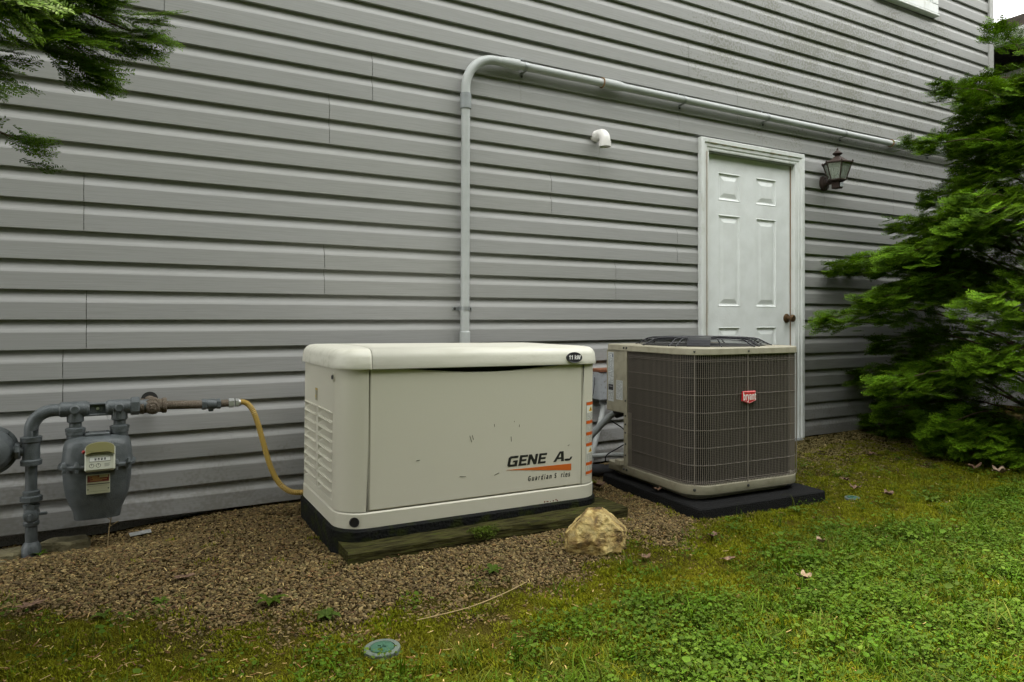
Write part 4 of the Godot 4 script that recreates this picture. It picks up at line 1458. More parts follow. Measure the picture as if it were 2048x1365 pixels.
# ---------------------------------------------------------------- air conditioner
func hex_screw(parent: Node, at: Vector3, d: Vector3, r := 0.006) -> void:
	var st := tool()
	lathe(st, [[r * 1.25, -0.001], [r * 1.25, 0.0012], [r * 0.8, 0.0014], [r * 0.8, 0.005], [r * 0.5, 0.006]], along(at, d), 6, true, true, true)
	obj("screw", st, M.screw_dark, parent)

func build_air_conditioner() -> void:
	var turn := deg_to_rad(-3.7)
	var pad := tool()
	loft(pad, [plan(-0.4, 0.4, -0.4, 0.4, [0.012, 0.012, 0.012, 0.012], 0.004, -0.02), plan(-0.4, 0.4, -0.4, 0.4, [0.012, 0.012, 0.012, 0.012], 0.0, 0.044), plan(-0.4, 0.4, -0.4, 0.4, [0.012, 0.012, 0.012, 0.012], -0.006, 0.05), plan(-0.4, 0.4, -0.4, 0.4, [0.012, 0.012, 0.012, 0.012], -0.09, 0.0505)], false)
	var po := obj("equipment_pad", pad, M.pad_black, self, Transform3D(Basis(Vector3.UP, turn), Vector3(2.651, 0.0, 0.825)))
	meta(po, "square black plastic equipment pad under the air conditioner", "equipment pad")
	var t := thing("air_conditioner", "beige and brown outdoor air conditioner with wire guard and red badge", "air conditioner", Vector3(2.65, 0.0, 0.78), turn)
	var hs := 0.362
	var rr := [0.12, 0.06, 0.03, 0.12]
	var st := tool()
	loft(st, [plan(-hs, hs, -hs, hs, rr, -0.05, 0.051), plan(-hs, hs, -hs, hs, rr, -0.03, 0.070), plan(-hs, hs, -hs, hs, rr, -0.002, 0.080), plan(-hs, hs, -hs, hs, rr, 0.0, 0.083), plan(-hs, hs, -hs, hs, rr, 0.0, 0.122), plan(-hs, hs, -hs, hs, rr, -0.004, 0.124), plan(-hs, hs, -hs, hs, rr, -0.03, 0.122)])
	obj("base_pan", st, M.beige, t)
	st = tool()
	loft(st, [plan(-hs, hs, -hs, hs, rr, -0.02, 0.737), plan(-hs, hs, -hs, hs, rr, 0.004, 0.736), plan(-hs, hs, -hs, hs, rr, 0.006, 0.739), plan(-hs, hs, -hs, hs, rr, 0.004, 0.765), plan(-hs, hs, -hs, hs, rr, 0.0, 0.769), plan(-hs, hs, -hs, hs, rr, -0.03, 0.771)])
	obj("top_cover", st, M.beige, t)
	# coil: brown fins standing in from the guard, open at the service corner
	st = tool()
	var oc := PackedVector3Array()
	for p in plan(-hs, hs, -hs, hs, [0.12, 0.06, 0.001, 0.12], -0.032, 0.0, 8):
		if p.x < -0.3 and p.z < -0.3: continue
		oc.append(p)
	var lo := PackedVector3Array()
	var hi := PackedVector3Array()
	for i in oc.size():
		var p := oc[i]
		if p.z > 0.0 and p.x < -0.2 and oc[maxi(i - 1, 0)].z < 0.0:
			pass
		lo.append(Vector3(p.x, 0.121, p.z)); hi.append(Vector3(p.x, 0.738, p.z))
	# notch between the back-right and front-left runs
	var cut := [Vector3(-0.19, 0, -0.33), Vector3(-0.19, 0, -0.2), Vector3(-0.33, 0, -0.2)]
	var at := 18
	for k in 3:
		lo.insert(at + k, cut[k] + Vector3.UP * 0.121)
		hi.insert(at + k, cut[k] + Vector3.UP * 0.738)
	loft(st, [lo, hi], false, false, 35.0)
	obj("coil", st, M.coil_fin, t)
	# horizontal fin bands on the coil: thin raised lines, too fine to pick apart
	st = tool()
	flat(st)
	var guard_path := []
	for p in plan(-hs, hs, -hs, hs, rr, -0.004, 0.0, 10):
		if p.z < -0.2 and p.x < 0.0: continue
		guard_path.append(p)
	# order the path so that it starts at the left face's service end: front left corner is last in the plan
	var cut_at := 0
	for i in guard_path.size():
		if i and guard_path[i].distance_to(guard_path[i - 1]) > 0.5 and guard_path[i].x < 0.0: cut_at = i
	var path := [Vector3(-hs + 0.004, 0, -0.195)]
	for i in range(cut_at, guard_path.size()): path.append(guard_path[i])
	for i in cut_at: path.append(guard_path[i])
	var length := 0.0
	var cum := [0.0]
	for i in path.size() - 1:
		length += path[i].distance_to(path[i + 1]); cum.append(length)
	var spot := func(s: float) -> Array:
		for i in path.size() - 1:
			if s <= cum[i + 1]:
				var p: Vector3 = path[i].lerp(path[i + 1], (s - cum[i]) / maxf(cum[i + 1] - cum[i], 1e-5))
				var d: Vector3 = (path[i + 1] - path[i]).normalized()
				return [p, Vector3(-d.z, 0, d.x), d]
		return [path[-1], Vector3(0, 0, -1), Vector3(0, 0, -1)]
	# fins of the coil
	for k in 74:
		var y := 0.126 + k * 0.0082
		var prev = spot.call(0.0)
		for i in range(1, path.size()):
			if cum[i] > 1.75: break
			var a: Vector3 = path[i - 1]
			var b: Vector3 = path[i]
			var d := (b - a).normalized()
			var inn := Vector3(d.z, 0, -d.x) * 0.0262
			var c := Vector3(0, 0.0011, 0)
			var u := Vector3.UP * y
			var o := -Vector3(d.z, 0, -d.x) * 0.003
			quad(st, a + inn + o + u - c, b + inn + o + u - c, b + inn + o + u + c, a + inn + o + u + c)
			quad(st, a + inn + o + u + c, b + inn + o + u + c, b + inn + u + c, a + inn + u + c)
	var fins := obj("coil_fins", st, mat("fin_edge", lin(0.030, 0.026, 0.021), 0.6, 0.2), t)
	fins.set_meta("kind", "stuff")
	# guard: close upright wires, joined as one, and level wires one by one
	st = tool()
	flat(st)
	var s := 0.006
	while s < minf(length, 1.95):
		var e = spot.call(s)
		var w: Vector3 = e[2] * 0.0011
		var o: Vector3 = -e[1] * 0.0022
		var p: Vector3 = e[0]
		var a := p + Vector3.UP * 0.118
		var b := p + Vector3.UP * 0.74
		quad(st, a - w - o * 0.5, a + w - o * 0.5, b + w - o * 0.5, b - w - o * 0.5)
		quad(st, a + w - o * 0.5, a + w + o * 0.5, b + w + o * 0.5, b + w - o * 0.5)
		quad(st, a - w + o * 0.5, a - w - o * 0.5, b - w - o * 0.5, b - w + o * 0.5)
		s += 0.0098
	var gw := obj("upright_guard_wires", st, M.guard_wire, t)
	gw.set_meta("kind", "stuff")
	for y in [0.712, 0.704, 0.628, 0.546, 0.464, 0.382, 0.300, 0.218, 0.142, 0.134]:
		st = tool()
		var line := []
		for i in path.size():
			var d: Vector3 = (path[mini(i + 1, path.size() - 1)] - path[maxi(i - 1, 0)]).normalized()
			line.append(path[i] + Vector3(-d.z, 0, d.x) * 0.002 + Vector3.UP * y)
		tube(st, line, 0.0012, 5)
		obj("level_guard_wire", st, M.guard_wire, t)
	# upright support rods under the screws of the corner and the front
	for e in [[-hs + 0.035, hs - 0.035, Vector3(-1, 0, 1)], [-0.03, hs, Vector3(0, 0, 1)], [hs - 0.03, hs - 0.03, Vector3(1, 0, 1)]]:
		st = tool()
		var base: Vector3 = Vector3(e[0], 0.12, e[1])
		if e[2].x != 0 and e[2].z != 0: base -= e[2].normalized() * 0.004
		rod(st, base, base + Vector3.UP * 0.62, 0.0026, 8)
		obj("support_rod", st, M.guard_wire, t)
	for e in [[Vector3(-hs + 0.033, 0, hs - 0.033), Vector3(-1, 0, 1)], [Vector3(-0.03, 0, hs + 0.003), Vector3(0, 0, 1)], [Vector3(-hs - 0.004, 0, -0.19), Vector3(-1, 0, 0)], [Vector3(-hs - 0.004, 0, -0.165), Vector3(-1, 0, 0)]]:
		hex_screw(t, e[0] + Vector3.UP * 0.752, e[1])
		hex_screw(t, e[0] + Vector3.UP * 0.104, e[1])
	# service corner: control box above, post beside the coil below
	st = tool()
	bevel_box(st, Vector3(0.17, 0.336, 0.168), Vector3(-hs + 0.084, 0.569, -hs + 0.083), 0.004)
	var box := obj("control_box", st, M.beige, t)
	st = tool()
	bevel_box(st, Vector3(0.03, 0.285, 0.03), Vector3(-hs + 0.016, 0.2625, -0.181), 0.003)
	obj("corner_post", st, M.beige, t)
	st = tool()
	bevel_box(st, Vector3(0.004, 0.615, 0.03), Vector3(-hs + 0.0, 0.43, -0.181), 0.001)
	obj("edge_flange", st, M.beige, t)
	st = tool()
	bevel_box(st, Vector3(0.03, 0.03, 0.05), Vector3(-hs - 0.008, 0.135, -0.225), 0.003)
	obj("valve_bracket", st, M.beige, t)
	for y in [0.47, 0.39, 0.345, 0.30, 0.24, 0.18]:
		hex_screw(t, Vector3(-hs - 0.002, y, -0.178), Vector3(-1, 0, 0), 0.0045)
	for e in [[-0.345, -0.290, 0.455, 0.725, 1], [-0.265, -0.205, 0.47, 0.575, 2]]:
		var im := Image.create(48, 200, false, Image.FORMAT_RGB8)
		im.fill(Color(0.74, 0.75, 0.75))
		var rs := RandomNumberGenerator.new()
		rs.seed = e[4]
		for k in 38:
			var x := 4
			while x < 44:
				var w := rs.randi_range(2, 9)
				if rs.randf() < 0.75: im.fill_rect(Rect2i(x, 4 + k * 5, mini(w, 45 - x), 2), Color(0.38, 0.39, 0.4))
				x += w + 2
		if e[4] == 1:
			im.fill_rect(Rect2i(4, 132, 40, 22), Color(0.08, 0.08, 0.1))
			im.fill_rect(Rect2i(10, 138, 28, 3), Color(0.6, 0.6, 0.6))
			im.fill_rect(Rect2i(36, 8, 8, 12), Color(0.25, 0.3, 0.4))
		printed("sticker_print_%d" % e[4], im)
		st = tool()
		flat(st)
		quad_uv(st, Vector3(-hs - 0.0022, e[2], e[0]), Vector3(-hs - 0.0022, e[2], e[1]), Vector3(-hs - 0.0022, e[3], e[1]), Vector3(-hs - 0.0022, e[3], e[0]))
		obj("sticker", st, M["sticker_print_%d" % e[4]], box)
	# badge
	st = tool()
	var bx := -0.028
	var shape := [[bx - 0.046, 0.512], [bx, 0.497], [bx + 0.046, 0.512], [bx + 0.041, 0.559], [bx - 0.041, 0.559]]
	prism(st, shape, 0.008, 0.003, Transform3D.IDENTITY, hs + 0.001)
	var badge := obj("badge", st, M.badge_red, t)
	var outer := []
	for q in shape: outer.append(Vector3(bx + (q[0] - bx) * 0.88, 0.53 + (q[1] - 0.53) * 0.86, hs + 0.0092))
	for i in 5:
		st = tool()
		rod(st, outer[i], outer[(i + 1) % 5], 0.0009, 5)
		obj("badge_border", st, mat("badge_pink", lin(0.62, 0.25, 0.24), 0.4), badge)
	lettering("bryant", 0.036, "badge_lettering", M.letter_white, badge, Transform3D(Basis.IDENTITY, Vector3(bx, 0.5335, hs + 0.0094)), 0.52, 0.0)
	# fan guard on top: rings and ribs of black wire round a hub plate
	st = tool()
	lathe(st, [[0.32, 0.7712], [0.32, 0.7725]], Transform3D.IDENTITY, 40)
	obj("fan_well_shade", st, M.gap_shade, t)  # flat black disc in place of the shaded fan well
	var rings := [[0.335, 0.777], [0.316, 0.7855], [0.297, 0.794], [0.279, 0.801], [0.25, 0.805], [0.214, 0.806], [0.178, 0.807], [0.142, 0.808], [0.11, 0.809]]
	for q in rings:
		st = tool()
		var line := []
		for i in 49:
			var a := TAU * i / 48.0
			line.append(Vector3(cos(a) * q[0], q[1], sin(a) * q[0]))
		tube(st, line, 0.0018, 6, false, false)
		obj("guard_ring", st, M.fan_black, t)
	for k in 10:
		var a := TAU * (k + 0.3) / 10.0
		for d in [-0.018, 0.018]:
			if k % 2 == 1 and d > 0: continue
			st = tool()
			var dir := Vector3(cos(a), 0, sin(a))
			var sd: Vector3 = Vector3(-sin(a), 0, cos(a)) * d
			tube(st, [sd + dir * 0.35 + Vector3.UP * 0.773, sd + dir * 0.338 + Vector3.UP * 0.776, sd + dir * 0.285 + Vector3.UP * 0.803, sd + dir * 0.26 + Vector3.UP * 0.809, sd + dir * 0.08 + Vector3.UP * 0.814], 0.0036, 6)
			obj("guard_rib", st, M.fan_black, t)
	st = tool()
	lathe(st, [[0.1, 0.806], [0.1, 0.815], [0.09, 0.817]], Transform3D.IDENTITY, 24)
	obj("hub_plate", st, M.fan_black, t)
	var face := Vector3(-0.69, 0, 0.72)
	var fs := Vector3(-face.z, 0, face.x) * -0.055
	st = tool()
	flat(st)
	var l := [face * 0.335 + Vector3.UP * 0.775, face * 0.283 + Vector3.UP * 0.803, face * 0.25 + Vector3.UP * 0.81, face * 0.09 + Vector3.UP * 0.8155]
	for i in 3:
		quad(st, l[i] - fs, l[i] + fs, l[i + 1] + fs, l[i + 1] - fs)
		quad(st, l[i] + fs - Vector3.UP * 0.004, l[i] - fs - Vector3.UP * 0.004, l[i + 1] - fs - Vector3.UP * 0.004, l[i + 1] + fs - Vector3.UP * 0.004)
	quad(st, l[0] - fs - Vector3.UP * 0.004, l[0] + fs - Vector3.UP * 0.004, l[0] + fs, l[0] - fs)
	obj("hub_strap", st, M.fan_black, t)

func build_service_lines() -> void:
	# disconnect box on the wall behind
	var t := thing("disconnect_box", "small grey rust-topped disconnect box on the siding behind the air conditioner", "electrical box", Vector3(2.545, 0.5, 0.0))
	var st := tool()
	bevel_box(st, Vector3(0.12, 0.17, 0.09), Vector3(0, 0.0, 0.045), 0.004)
	obj("case", st, M.box_grey, t)
	st = tool()
	bevel_box(st, Vector3(0.118, 0.165, 0.006), Vector3(0, -0.003, 0.0935), 0.002)
	obj("cover", st, M.box_grey, t)
	st = tool()
	bevel_box(st, Vector3(0.128, 0.022, 0.105), Vector3(0.002, 0.092, 0.05), 0.004)
	obj("hood", st, M.rust_orange, t)
	st = tool()
	lathe(st, [[0.02, 0.0], [0.026, 0.003], [0.026, 0.03], [0.018, 0.036]], along(Vector3(0.0, -0.084, 0.05), Vector3.DOWN), 14)
	obj("connector", st, M.pvc_grey_dark, t)
	for e in [
		["flexible_conduit", "thick grey flexible conduit curving up into the air conditioner's control box", [Vector3(2.25, 0.05, 0.14), Vector3(2.25, 0.14, 0.2), Vector3(2.31, 0.25, 0.27), Vector3(2.38, 0.35, 0.33), Vector3(2.42, 0.378, 0.36), Vector3(2.44, 0.385, 0.38)], 0.019, M.pvc_grey_dark],
		["straight_conduit", "grey conduit slanting down the wall from the disconnect box", [Vector3(2.545, 0.40, 0.05), Vector3(2.53, 0.33, 0.06), Vector3(2.45, 0.14, 0.09), Vector3(2.40, 0.0, 0.1)], 0.016, M.pvc_grey],
		["level_conduit", "grey conduit running level into the air conditioner near the ground", [Vector3(2.18, 0.12, 0.16), Vector3(2.30, 0.112, 0.22), Vector3(2.42, 0.122, 0.3), Vector3(2.56, 0.12, 0.4)], 0.014, M.pvc_grey],
		["insulated_pipe", "thick black foam insulated refrigerant pipe lying along the ground", [Vector3(2.1, 0.035, 0.16), Vector3(2.25, 0.038, 0.22), Vector3(2.36, 0.043, 0.3), Vector3(2.4, 0.06, 0.36)], 0.033, M.foam_black],
	]:
		st = tool()
		tube(st, smooth_path(e[2]), e[3], 12)
		var o := obj(e[0], st, e[4], self)
		meta(o, e[1], "pipe" if e[0] == "insulated_pipe" else "conduit")
	st = tool()
	lathe(st, [[0.021, 0.0], [0.03, 0.006], [0.032, 0.05], [0.026, 0.056]], along(Vector3(2.4, 0.366, 0.345), Vector3(0.75, 0.35, 0.5)), 12)
	var gland := obj("conduit_elbow", st, M.rubber, self)
	meta(gland, "black elbow fitting under the air conditioner's control box", "fitting")
	for e in [
		["black_wire", "thin black wire looping down between the control box and the ground", [Vector3(2.36, 0.34, 0.3), Vector3(2.40, 0.32, 0.33), Vector3(2.46, 0.27, 0.37), Vector3(2.47, 0.21, 0.38), Vector3(2.43, 0.17, 0.35), Vector3(2.38, 0.12, 0.3), Vector3(2.40, 0.05, 0.28)], 0.0035, M.rubber],
		["thin_cable", "thin dark cable hanging from the disconnect box's left side", [Vector3(2.478, 0.55, 0.05), Vector3(2.47, 0.50, 0.06), Vector3(2.455, 0.42, 0.055), Vector3(2.40, 0.33, 0.05), Vector3(2.34, 0.29, 0.06)], 0.002, M.rubber],
		["brass_line", "dull brass valve and line at the foot of the air conditioner", [Vector3(2.36, 0.075, 0.31), Vector3(2.39, 0.08, 0.34), Vector3(2.44, 0.08, 0.38)], 0.011, mat("old_brass", lin(0.14, 0.10, 0.045), 0.5, 0.6)],
	]:
		st = tool()
		tube(st, smooth_path(e[2]), e[3], 8)
		var o := obj(e[0], st, e[4], self)
		meta(o, e[1], "wire" if "wire" in e[0] or "cable" in e[0] else "valve")
	st = tool()
	bevel_box(st, Vector3(0.26, 0.018, 0.09), Vector3(2.38, 0.062, 0.045), 0.004)
	var strip := obj("concrete_strip", st, M.concrete, self)
	meta(strip, "pale concrete strip at the wall's foot behind the black pipe", "concrete ledge")

# ---------------------------------------------------------------- gas set
func hex_nut(st: SurfaceTool, at: Vector3, d: Vector3, r: float, l: float) -> void:
	lathe(st, [[r * 0.9, 0.0], [r, l * 0.12], [r, l * 0.88], [r * 0.9, l]], along(at, d), 6, true, true, true)

func build_gas() -> void:
	var zc := 0.17
	var xr := -0.351
	var yb := 0.538
	# riser with shut-off valve, tee and bend
	var t := thing("gas_riser", "grey gas riser pipe with shutoff valve bending over to the meter", "gas pipe", Vector3(xr, 0.0, zc))
	var r := 0.0205
	var st := tool()
	rod(st, Vector3(0, -0.12, 0), Vector3(0, 0.36, 0), r, 18)
	obj("lower_pipe", st, M.meter_grey, t)
	st = tool()
	lathe(st, [[0.036, -0.06], [0.034, -0.03], [0.033, 0.0], [0.026, 0.016], [0.022, 0.022]], Transform3D.IDENTITY, 18)
	obj("ground_sleeve", st, M.meter_grey, t)
	st = tool()
	lathe(st, [[0.022, 0.085], [0.027, 0.088], [0.028, 0.10], [0.025, 0.105], [0.025, 0.155], [0.028, 0.16], [0.028, 0.17], [0.022, 0.172]], Transform3D.IDENTITY, 16)
	lathe(st, [[0.026, -0.034], [0.026, 0.024], [0.023, 0.03], [0.014, 0.032], [0.014, 0.036]], along(Vector3(0, 0.128, 0), Vector3(0, 0, 1)), 16)
	bevel_box(st, Vector3(0.011, 0.026, 0.018), Vector3(0, 0.128, 0.044), 0.002)
	bevel_box(st, Vector3(0.045, 0.012, 0.008), Vector3(0.032, 0.13, 0.006), 0.003)
	lathe(st, [[0.013, -0.006], [0.013, 0.006]], along(Vector3(0.0, 0.163, 0.022), Vector3(0, 0, 1)), 12)
	obj("shutoff_valve", st, M.meter_grey, t)
	st = tool()
	lathe(st, [[0.03, 0.178], [0.038, 0.184], [0.038, 0.202], [0.03, 0.206]], Transform3D.IDENTITY, 8, true, true, true)
	lathe(st, [[0.028, 0.2], [0.029, 0.222], [0.022, 0.226]], Transform3D.IDENTITY, 16)
	obj("union_nut", st, M.meter_grey, t)
	st = tool()
	lathe(st, [[0.022, 0.325], [0.036, 0.327], [0.037, 0.345], [0.030, 0.35], [0.030, 0.415], [0.036, 0.42], [0.037, 0.438], [0.022, 0.44]], Transform3D.IDENTITY, 18)
	obj("tee", st, M.meter_grey, t)
	st = tool()
	tube(st, [Vector3(0, 0.42, 0), Vector3(0, yb - 0.075, 0)] + arc_pts(Vector3(0.075, yb - 0.075, 0), Vector3.LEFT, Vector3.UP, 0.075, 0, 90, 10) + [Vector3(0.14, yb, 0)], 0.0245, 18)
	obj("bend", st, M.meter_grey, t)
	# regulator at the frame's left edge
	t = thing("gas_regulator", "round dark grey gas regulator bolted to the left of the riser", "regulator", Vector3(-0.487, 0.393, zc))
	st = tool()
	var ax := along(Vector3.ZERO, Vector3(0.25, 0, 1))
	lathe(st, [[0.03, -0.075], [0.06, -0.055], [0.085, -0.02], [0.098, -0.012], [0.098, 0.0], [0.084, 0.004], [0.078, 0.022], [0.06, 0.045], [0.03, 0.056], [0.026, 0.07], [0.02, 0.072]], ax, 32)
	obj("diaphragm_case", st, M.meter_grey, t)
	for k in 8:
		var a := TAU * k / 8.0
		st = tool()
		hex_nut(st, ax * Vector3(cos(a) * 0.09, 0.0, sin(a) * 0.09), ax.basis.y, 0.006, 0.008)
		obj("bolt", st, M.meter_grey, t)
	st = tool()
	rod(st, Vector3(0.06, -0.005, -0.01), Vector3(0.115, -0.01, 0.0), 0.021, 12)
	lathe(st, [[0.03, 0.0], [0.033, 0.004], [0.033, 0.014], [0.03, 0.018]], along(Vector3(0.083, -0.008, -0.003), Vector3(1, 0, 0)), 8, true, true, true)
	obj("outlet", st, M.meter_grey, t)
	# meter bar with its swivels
	t = thing("meter_bar", "grey cast iron bar with swivels holding up the gas meter", "pipe fitting", Vector3(-0.125, yb, zc))
	st = tool()
	for s in [-1, 1]:
		lathe(st, [[0.026, -0.055], [0.03, -0.05], [0.031, 0.04], [0.024, 0.05]], along(Vector3(s * 0.078, 0, 0), Vector3(-s, 0, 0)), 16)
		lathe(st, [[0.02, 0.0], [0.03, 0.012], [0.03, 0.05], [0.026, 0.054]], along(Vector3(s * 0.078, 0, 0), Vector3.DOWN), 16)
		lathe(st, [[0.018, 0.0], [0.018, 0.036], [0.014, 0.04]], along(Vector3(s * 0.078, 0, 0), Vector3(0, 0, 1)), 16)
	prism(st, [[-0.05, -0.026], [0.05, -0.026], [0.05, 0.016], [-0.05, 0.016]], 0.008, 0.002, Transform3D.IDENTITY, -0.004)
	bevel_box(st, Vector3(0.11, 0.008, 0.03), Vector3(0, 0.017, 0), 0.002)
	bevel_box(st, Vector3(0.11, 0.008, 0.03), Vector3(0, -0.027, 0), 0.002)
	obj("casting", st, M.meter_grey, t)
	st = tool()
	lathe(st, [[0.006, 0.0], [0.006, 0.003]], along(Vector3(0.0, -0.002, 0.004), Vector3(0, 0, 1)), 12)
	obj("seal_rivet", st, M.steel_bright, t)
	for s in [-1, 1]:
		st = tool()
		rod(st, Vector3(s * 0.078, -0.05, 0), Vector3(s * 0.078, -0.098, 0), 0.0225, 16)
		obj("drop_pipe", st, M.meter_grey, t)
		st = tool()
		lathe(st, [[0.03, -0.096], [0.036, -0.09], [0.036, -0.078], [0.028, -0.074]], Transform3D(Basis.IDENTITY, Vector3(s * 0.078, 0, 0)), 8, true, true, true)
		obj("swivel_nut", st, M.meter_grey, t)
	st = tool()
	var loop := []
	for i in 24:
		var a := TAU * i / 16.0
		loop.append(Vector3(0.045 + sin(a) * 0.012, -0.02 + cos(a) * 0.032, 0.022 + 0.01 * sin(a)))
	tube(st, loop, 0.0014, 5, false, false)
	obj("seal_wire", st, M.galvanised, t)
	st = tool()
	hex_nut(st, Vector3(0.118, 0, 0), Vector3.RIGHT, 0.038, 0.034)
	lathe(st, [[0.024, 0.0], [0.027, 0.002], [0.027, 0.05]], along(Vector3(0.15, 0, 0), Vector3.RIGHT), 16)
	obj("union", st, M.meter_grey, t)
	build_meter(zc)
	# rusty pipe out of the wall, tee, nipple and shutoff
	t = thing("rusty_gas_pipe", "rusty gas tee and pipe coming out of a hole in the siding", "gas pipe", Vector3(0.075, yb - 0.004, 0.0))
	st = tool()
	lathe(st, [[0.034, 0.0], [0.034, 0.0022]], along(Vector3(-0.008, 0.012, 0.0), Vector3(0, 0, 1)), 20)
	obj("hole_shade", st, M.gap_shade, t)  # dark disc on the siding, coloured as shade around the pipe
	st = tool()
	rod(st, Vector3(-0.008, 0.005, -0.01), Vector3(0, 0, zc), 0.024, 16)
	lathe(st, [[0.028, 0.0], [0.034, 0.003], [0.034, 0.018], [0.031, 0.022]], along(Vector3(0, 0.0, zc - 0.06), Vector3(0, 0, 1)), 16)
	lathe(st, [[0.031, 0.0], [0.031, 0.03], [0.034, 0.034], [0.034, 0.05], [0.026, 0.053]], along(Vector3(0, 0.0, zc - 0.03), Vector3(0, 0, 1)), 16)
	lathe(st, [[0.029, 0.0], [0.029, 0.035], [0.033, 0.038], [0.033, 0.052], [0.028, 0.055]], along(Vector3(0, 0, zc - 0.005), Vector3.RIGHT), 16)
	lathe(st, [[0.029, 0.0], [0.029, 0.03], [0.033, 0.033], [0.033, 0.046], [0.028, 0.048]], along(Vector3(0, 0, zc - 0.005), Vector3.LEFT), 16)
	obj("tee", st, M.rusty_pipe, t)
	st = tool()
	lathe(st, [[0.025, 0.0], [0.025, 0.012], [0.02, 0.016]], along(Vector3(0, 0.0, zc + 0.022), Vector3(0, 0, 1)), 16)
	bevel_box(st, Vector3(0.02, 0.02, 0.02), Vector3(0, 0, zc + 0.044), 0.002)
	obj("plug", st, M.rusty_pipe, t)
	st = tool()
	rod(st, Vector3(0.05, 0, zc - 0.005), Vector3(0.2, -0.006, zc - 0.005), 0.0185, 14)
	obj("nipple", st, M.rusty_pipe, t)
	st = tool()
	hex_nut(st, Vector3(0.192, -0.006, zc - 0.005), Vector3.RIGHT, 0.024, 0.02)
	lathe(st, [[0.02, 0.0], [0.024, 0.015], [0.023, 0.035], [0.019, 0.045]], along(Vector3(0.21, -0.006, zc - 0.005), Vector3.RIGHT), 14)
	lathe(st, [[0.012, 0.0], [0.012, 0.024], [0.009, 0.03]], along(Vector3(0.23, -0.008, zc - 0.005), Vector3.DOWN), 12)
	hex_nut(st, Vector3(0.252, -0.006, zc - 0.005), Vector3.RIGHT, 0.023, 0.018)
	obj("gas_cock", st, M.meter_grey, t)
	st = tool()
	rod(st, Vector3(0.266, -0.006, zc - 0.005), Vector3(0.31, -0.006, zc - 0.005), 0.016, 14)
	obj("nipple", st, M.rusty_pipe, t)
	st = tool()
	hex_nut(st, Vector3(0.302, -0.006, zc - 0.005), Vector3.RIGHT, 0.021, 0.024)
	hex_nut(st, Vector3(0.33, -0.006, zc - 0.005), Vector3.RIGHT, 0.019, 0.016)
	rod(st, Vector3(0.344, -0.006, zc - 0.005), Vector3(0.352, -0.006, zc - 0.005), 0.016, 12)
	obj("hose_nut", st, M.steel_bright, t)
	# yellow corrugated hose down to the generator
	var pts := smooth_path([Vector3(0.42, 0.530, 0.165), Vector3(0.448, 0.526, 0.168), Vector3(0.478, 0.492, 0.172), Vector3(0.503, 0.42, 0.178), Vector3(0.528, 0.32, 0.186), Vector3(0.556, 0.22, 0.195), Vector3(0.592, 0.148, 0.205), Vector3(0.64, 0.108, 0.21), Vector3(0.70, 0.098, 0.215)], 15)
	st = tool()
	var rad := []
	for i in pts.size(): rad.append(0.0134 if i % 2 == 0 else 0.0106)
	tube(st, pts, rad, 12)
	var hose := obj("gas_hose", st, M.hose_yellow, self)
	meta(hose, "yellow corrugated gas hose sagging from the rusty pipe to the generator", "hose")

func oval_ring(w: float, d: float, y: float, e := 3.0, n := 36) -> PackedVector3Array:
	var out := PackedVector3Array()
	for i in n:
		var a := TAU * i / n
		var c := cos(a)
		var s := sin(a)
		out.append(Vector3(signf(c) * pow(absf(c), 2.0 / e) * w, y, -signf(s) * pow(absf(s), 2.0 / e) * d))
	return out

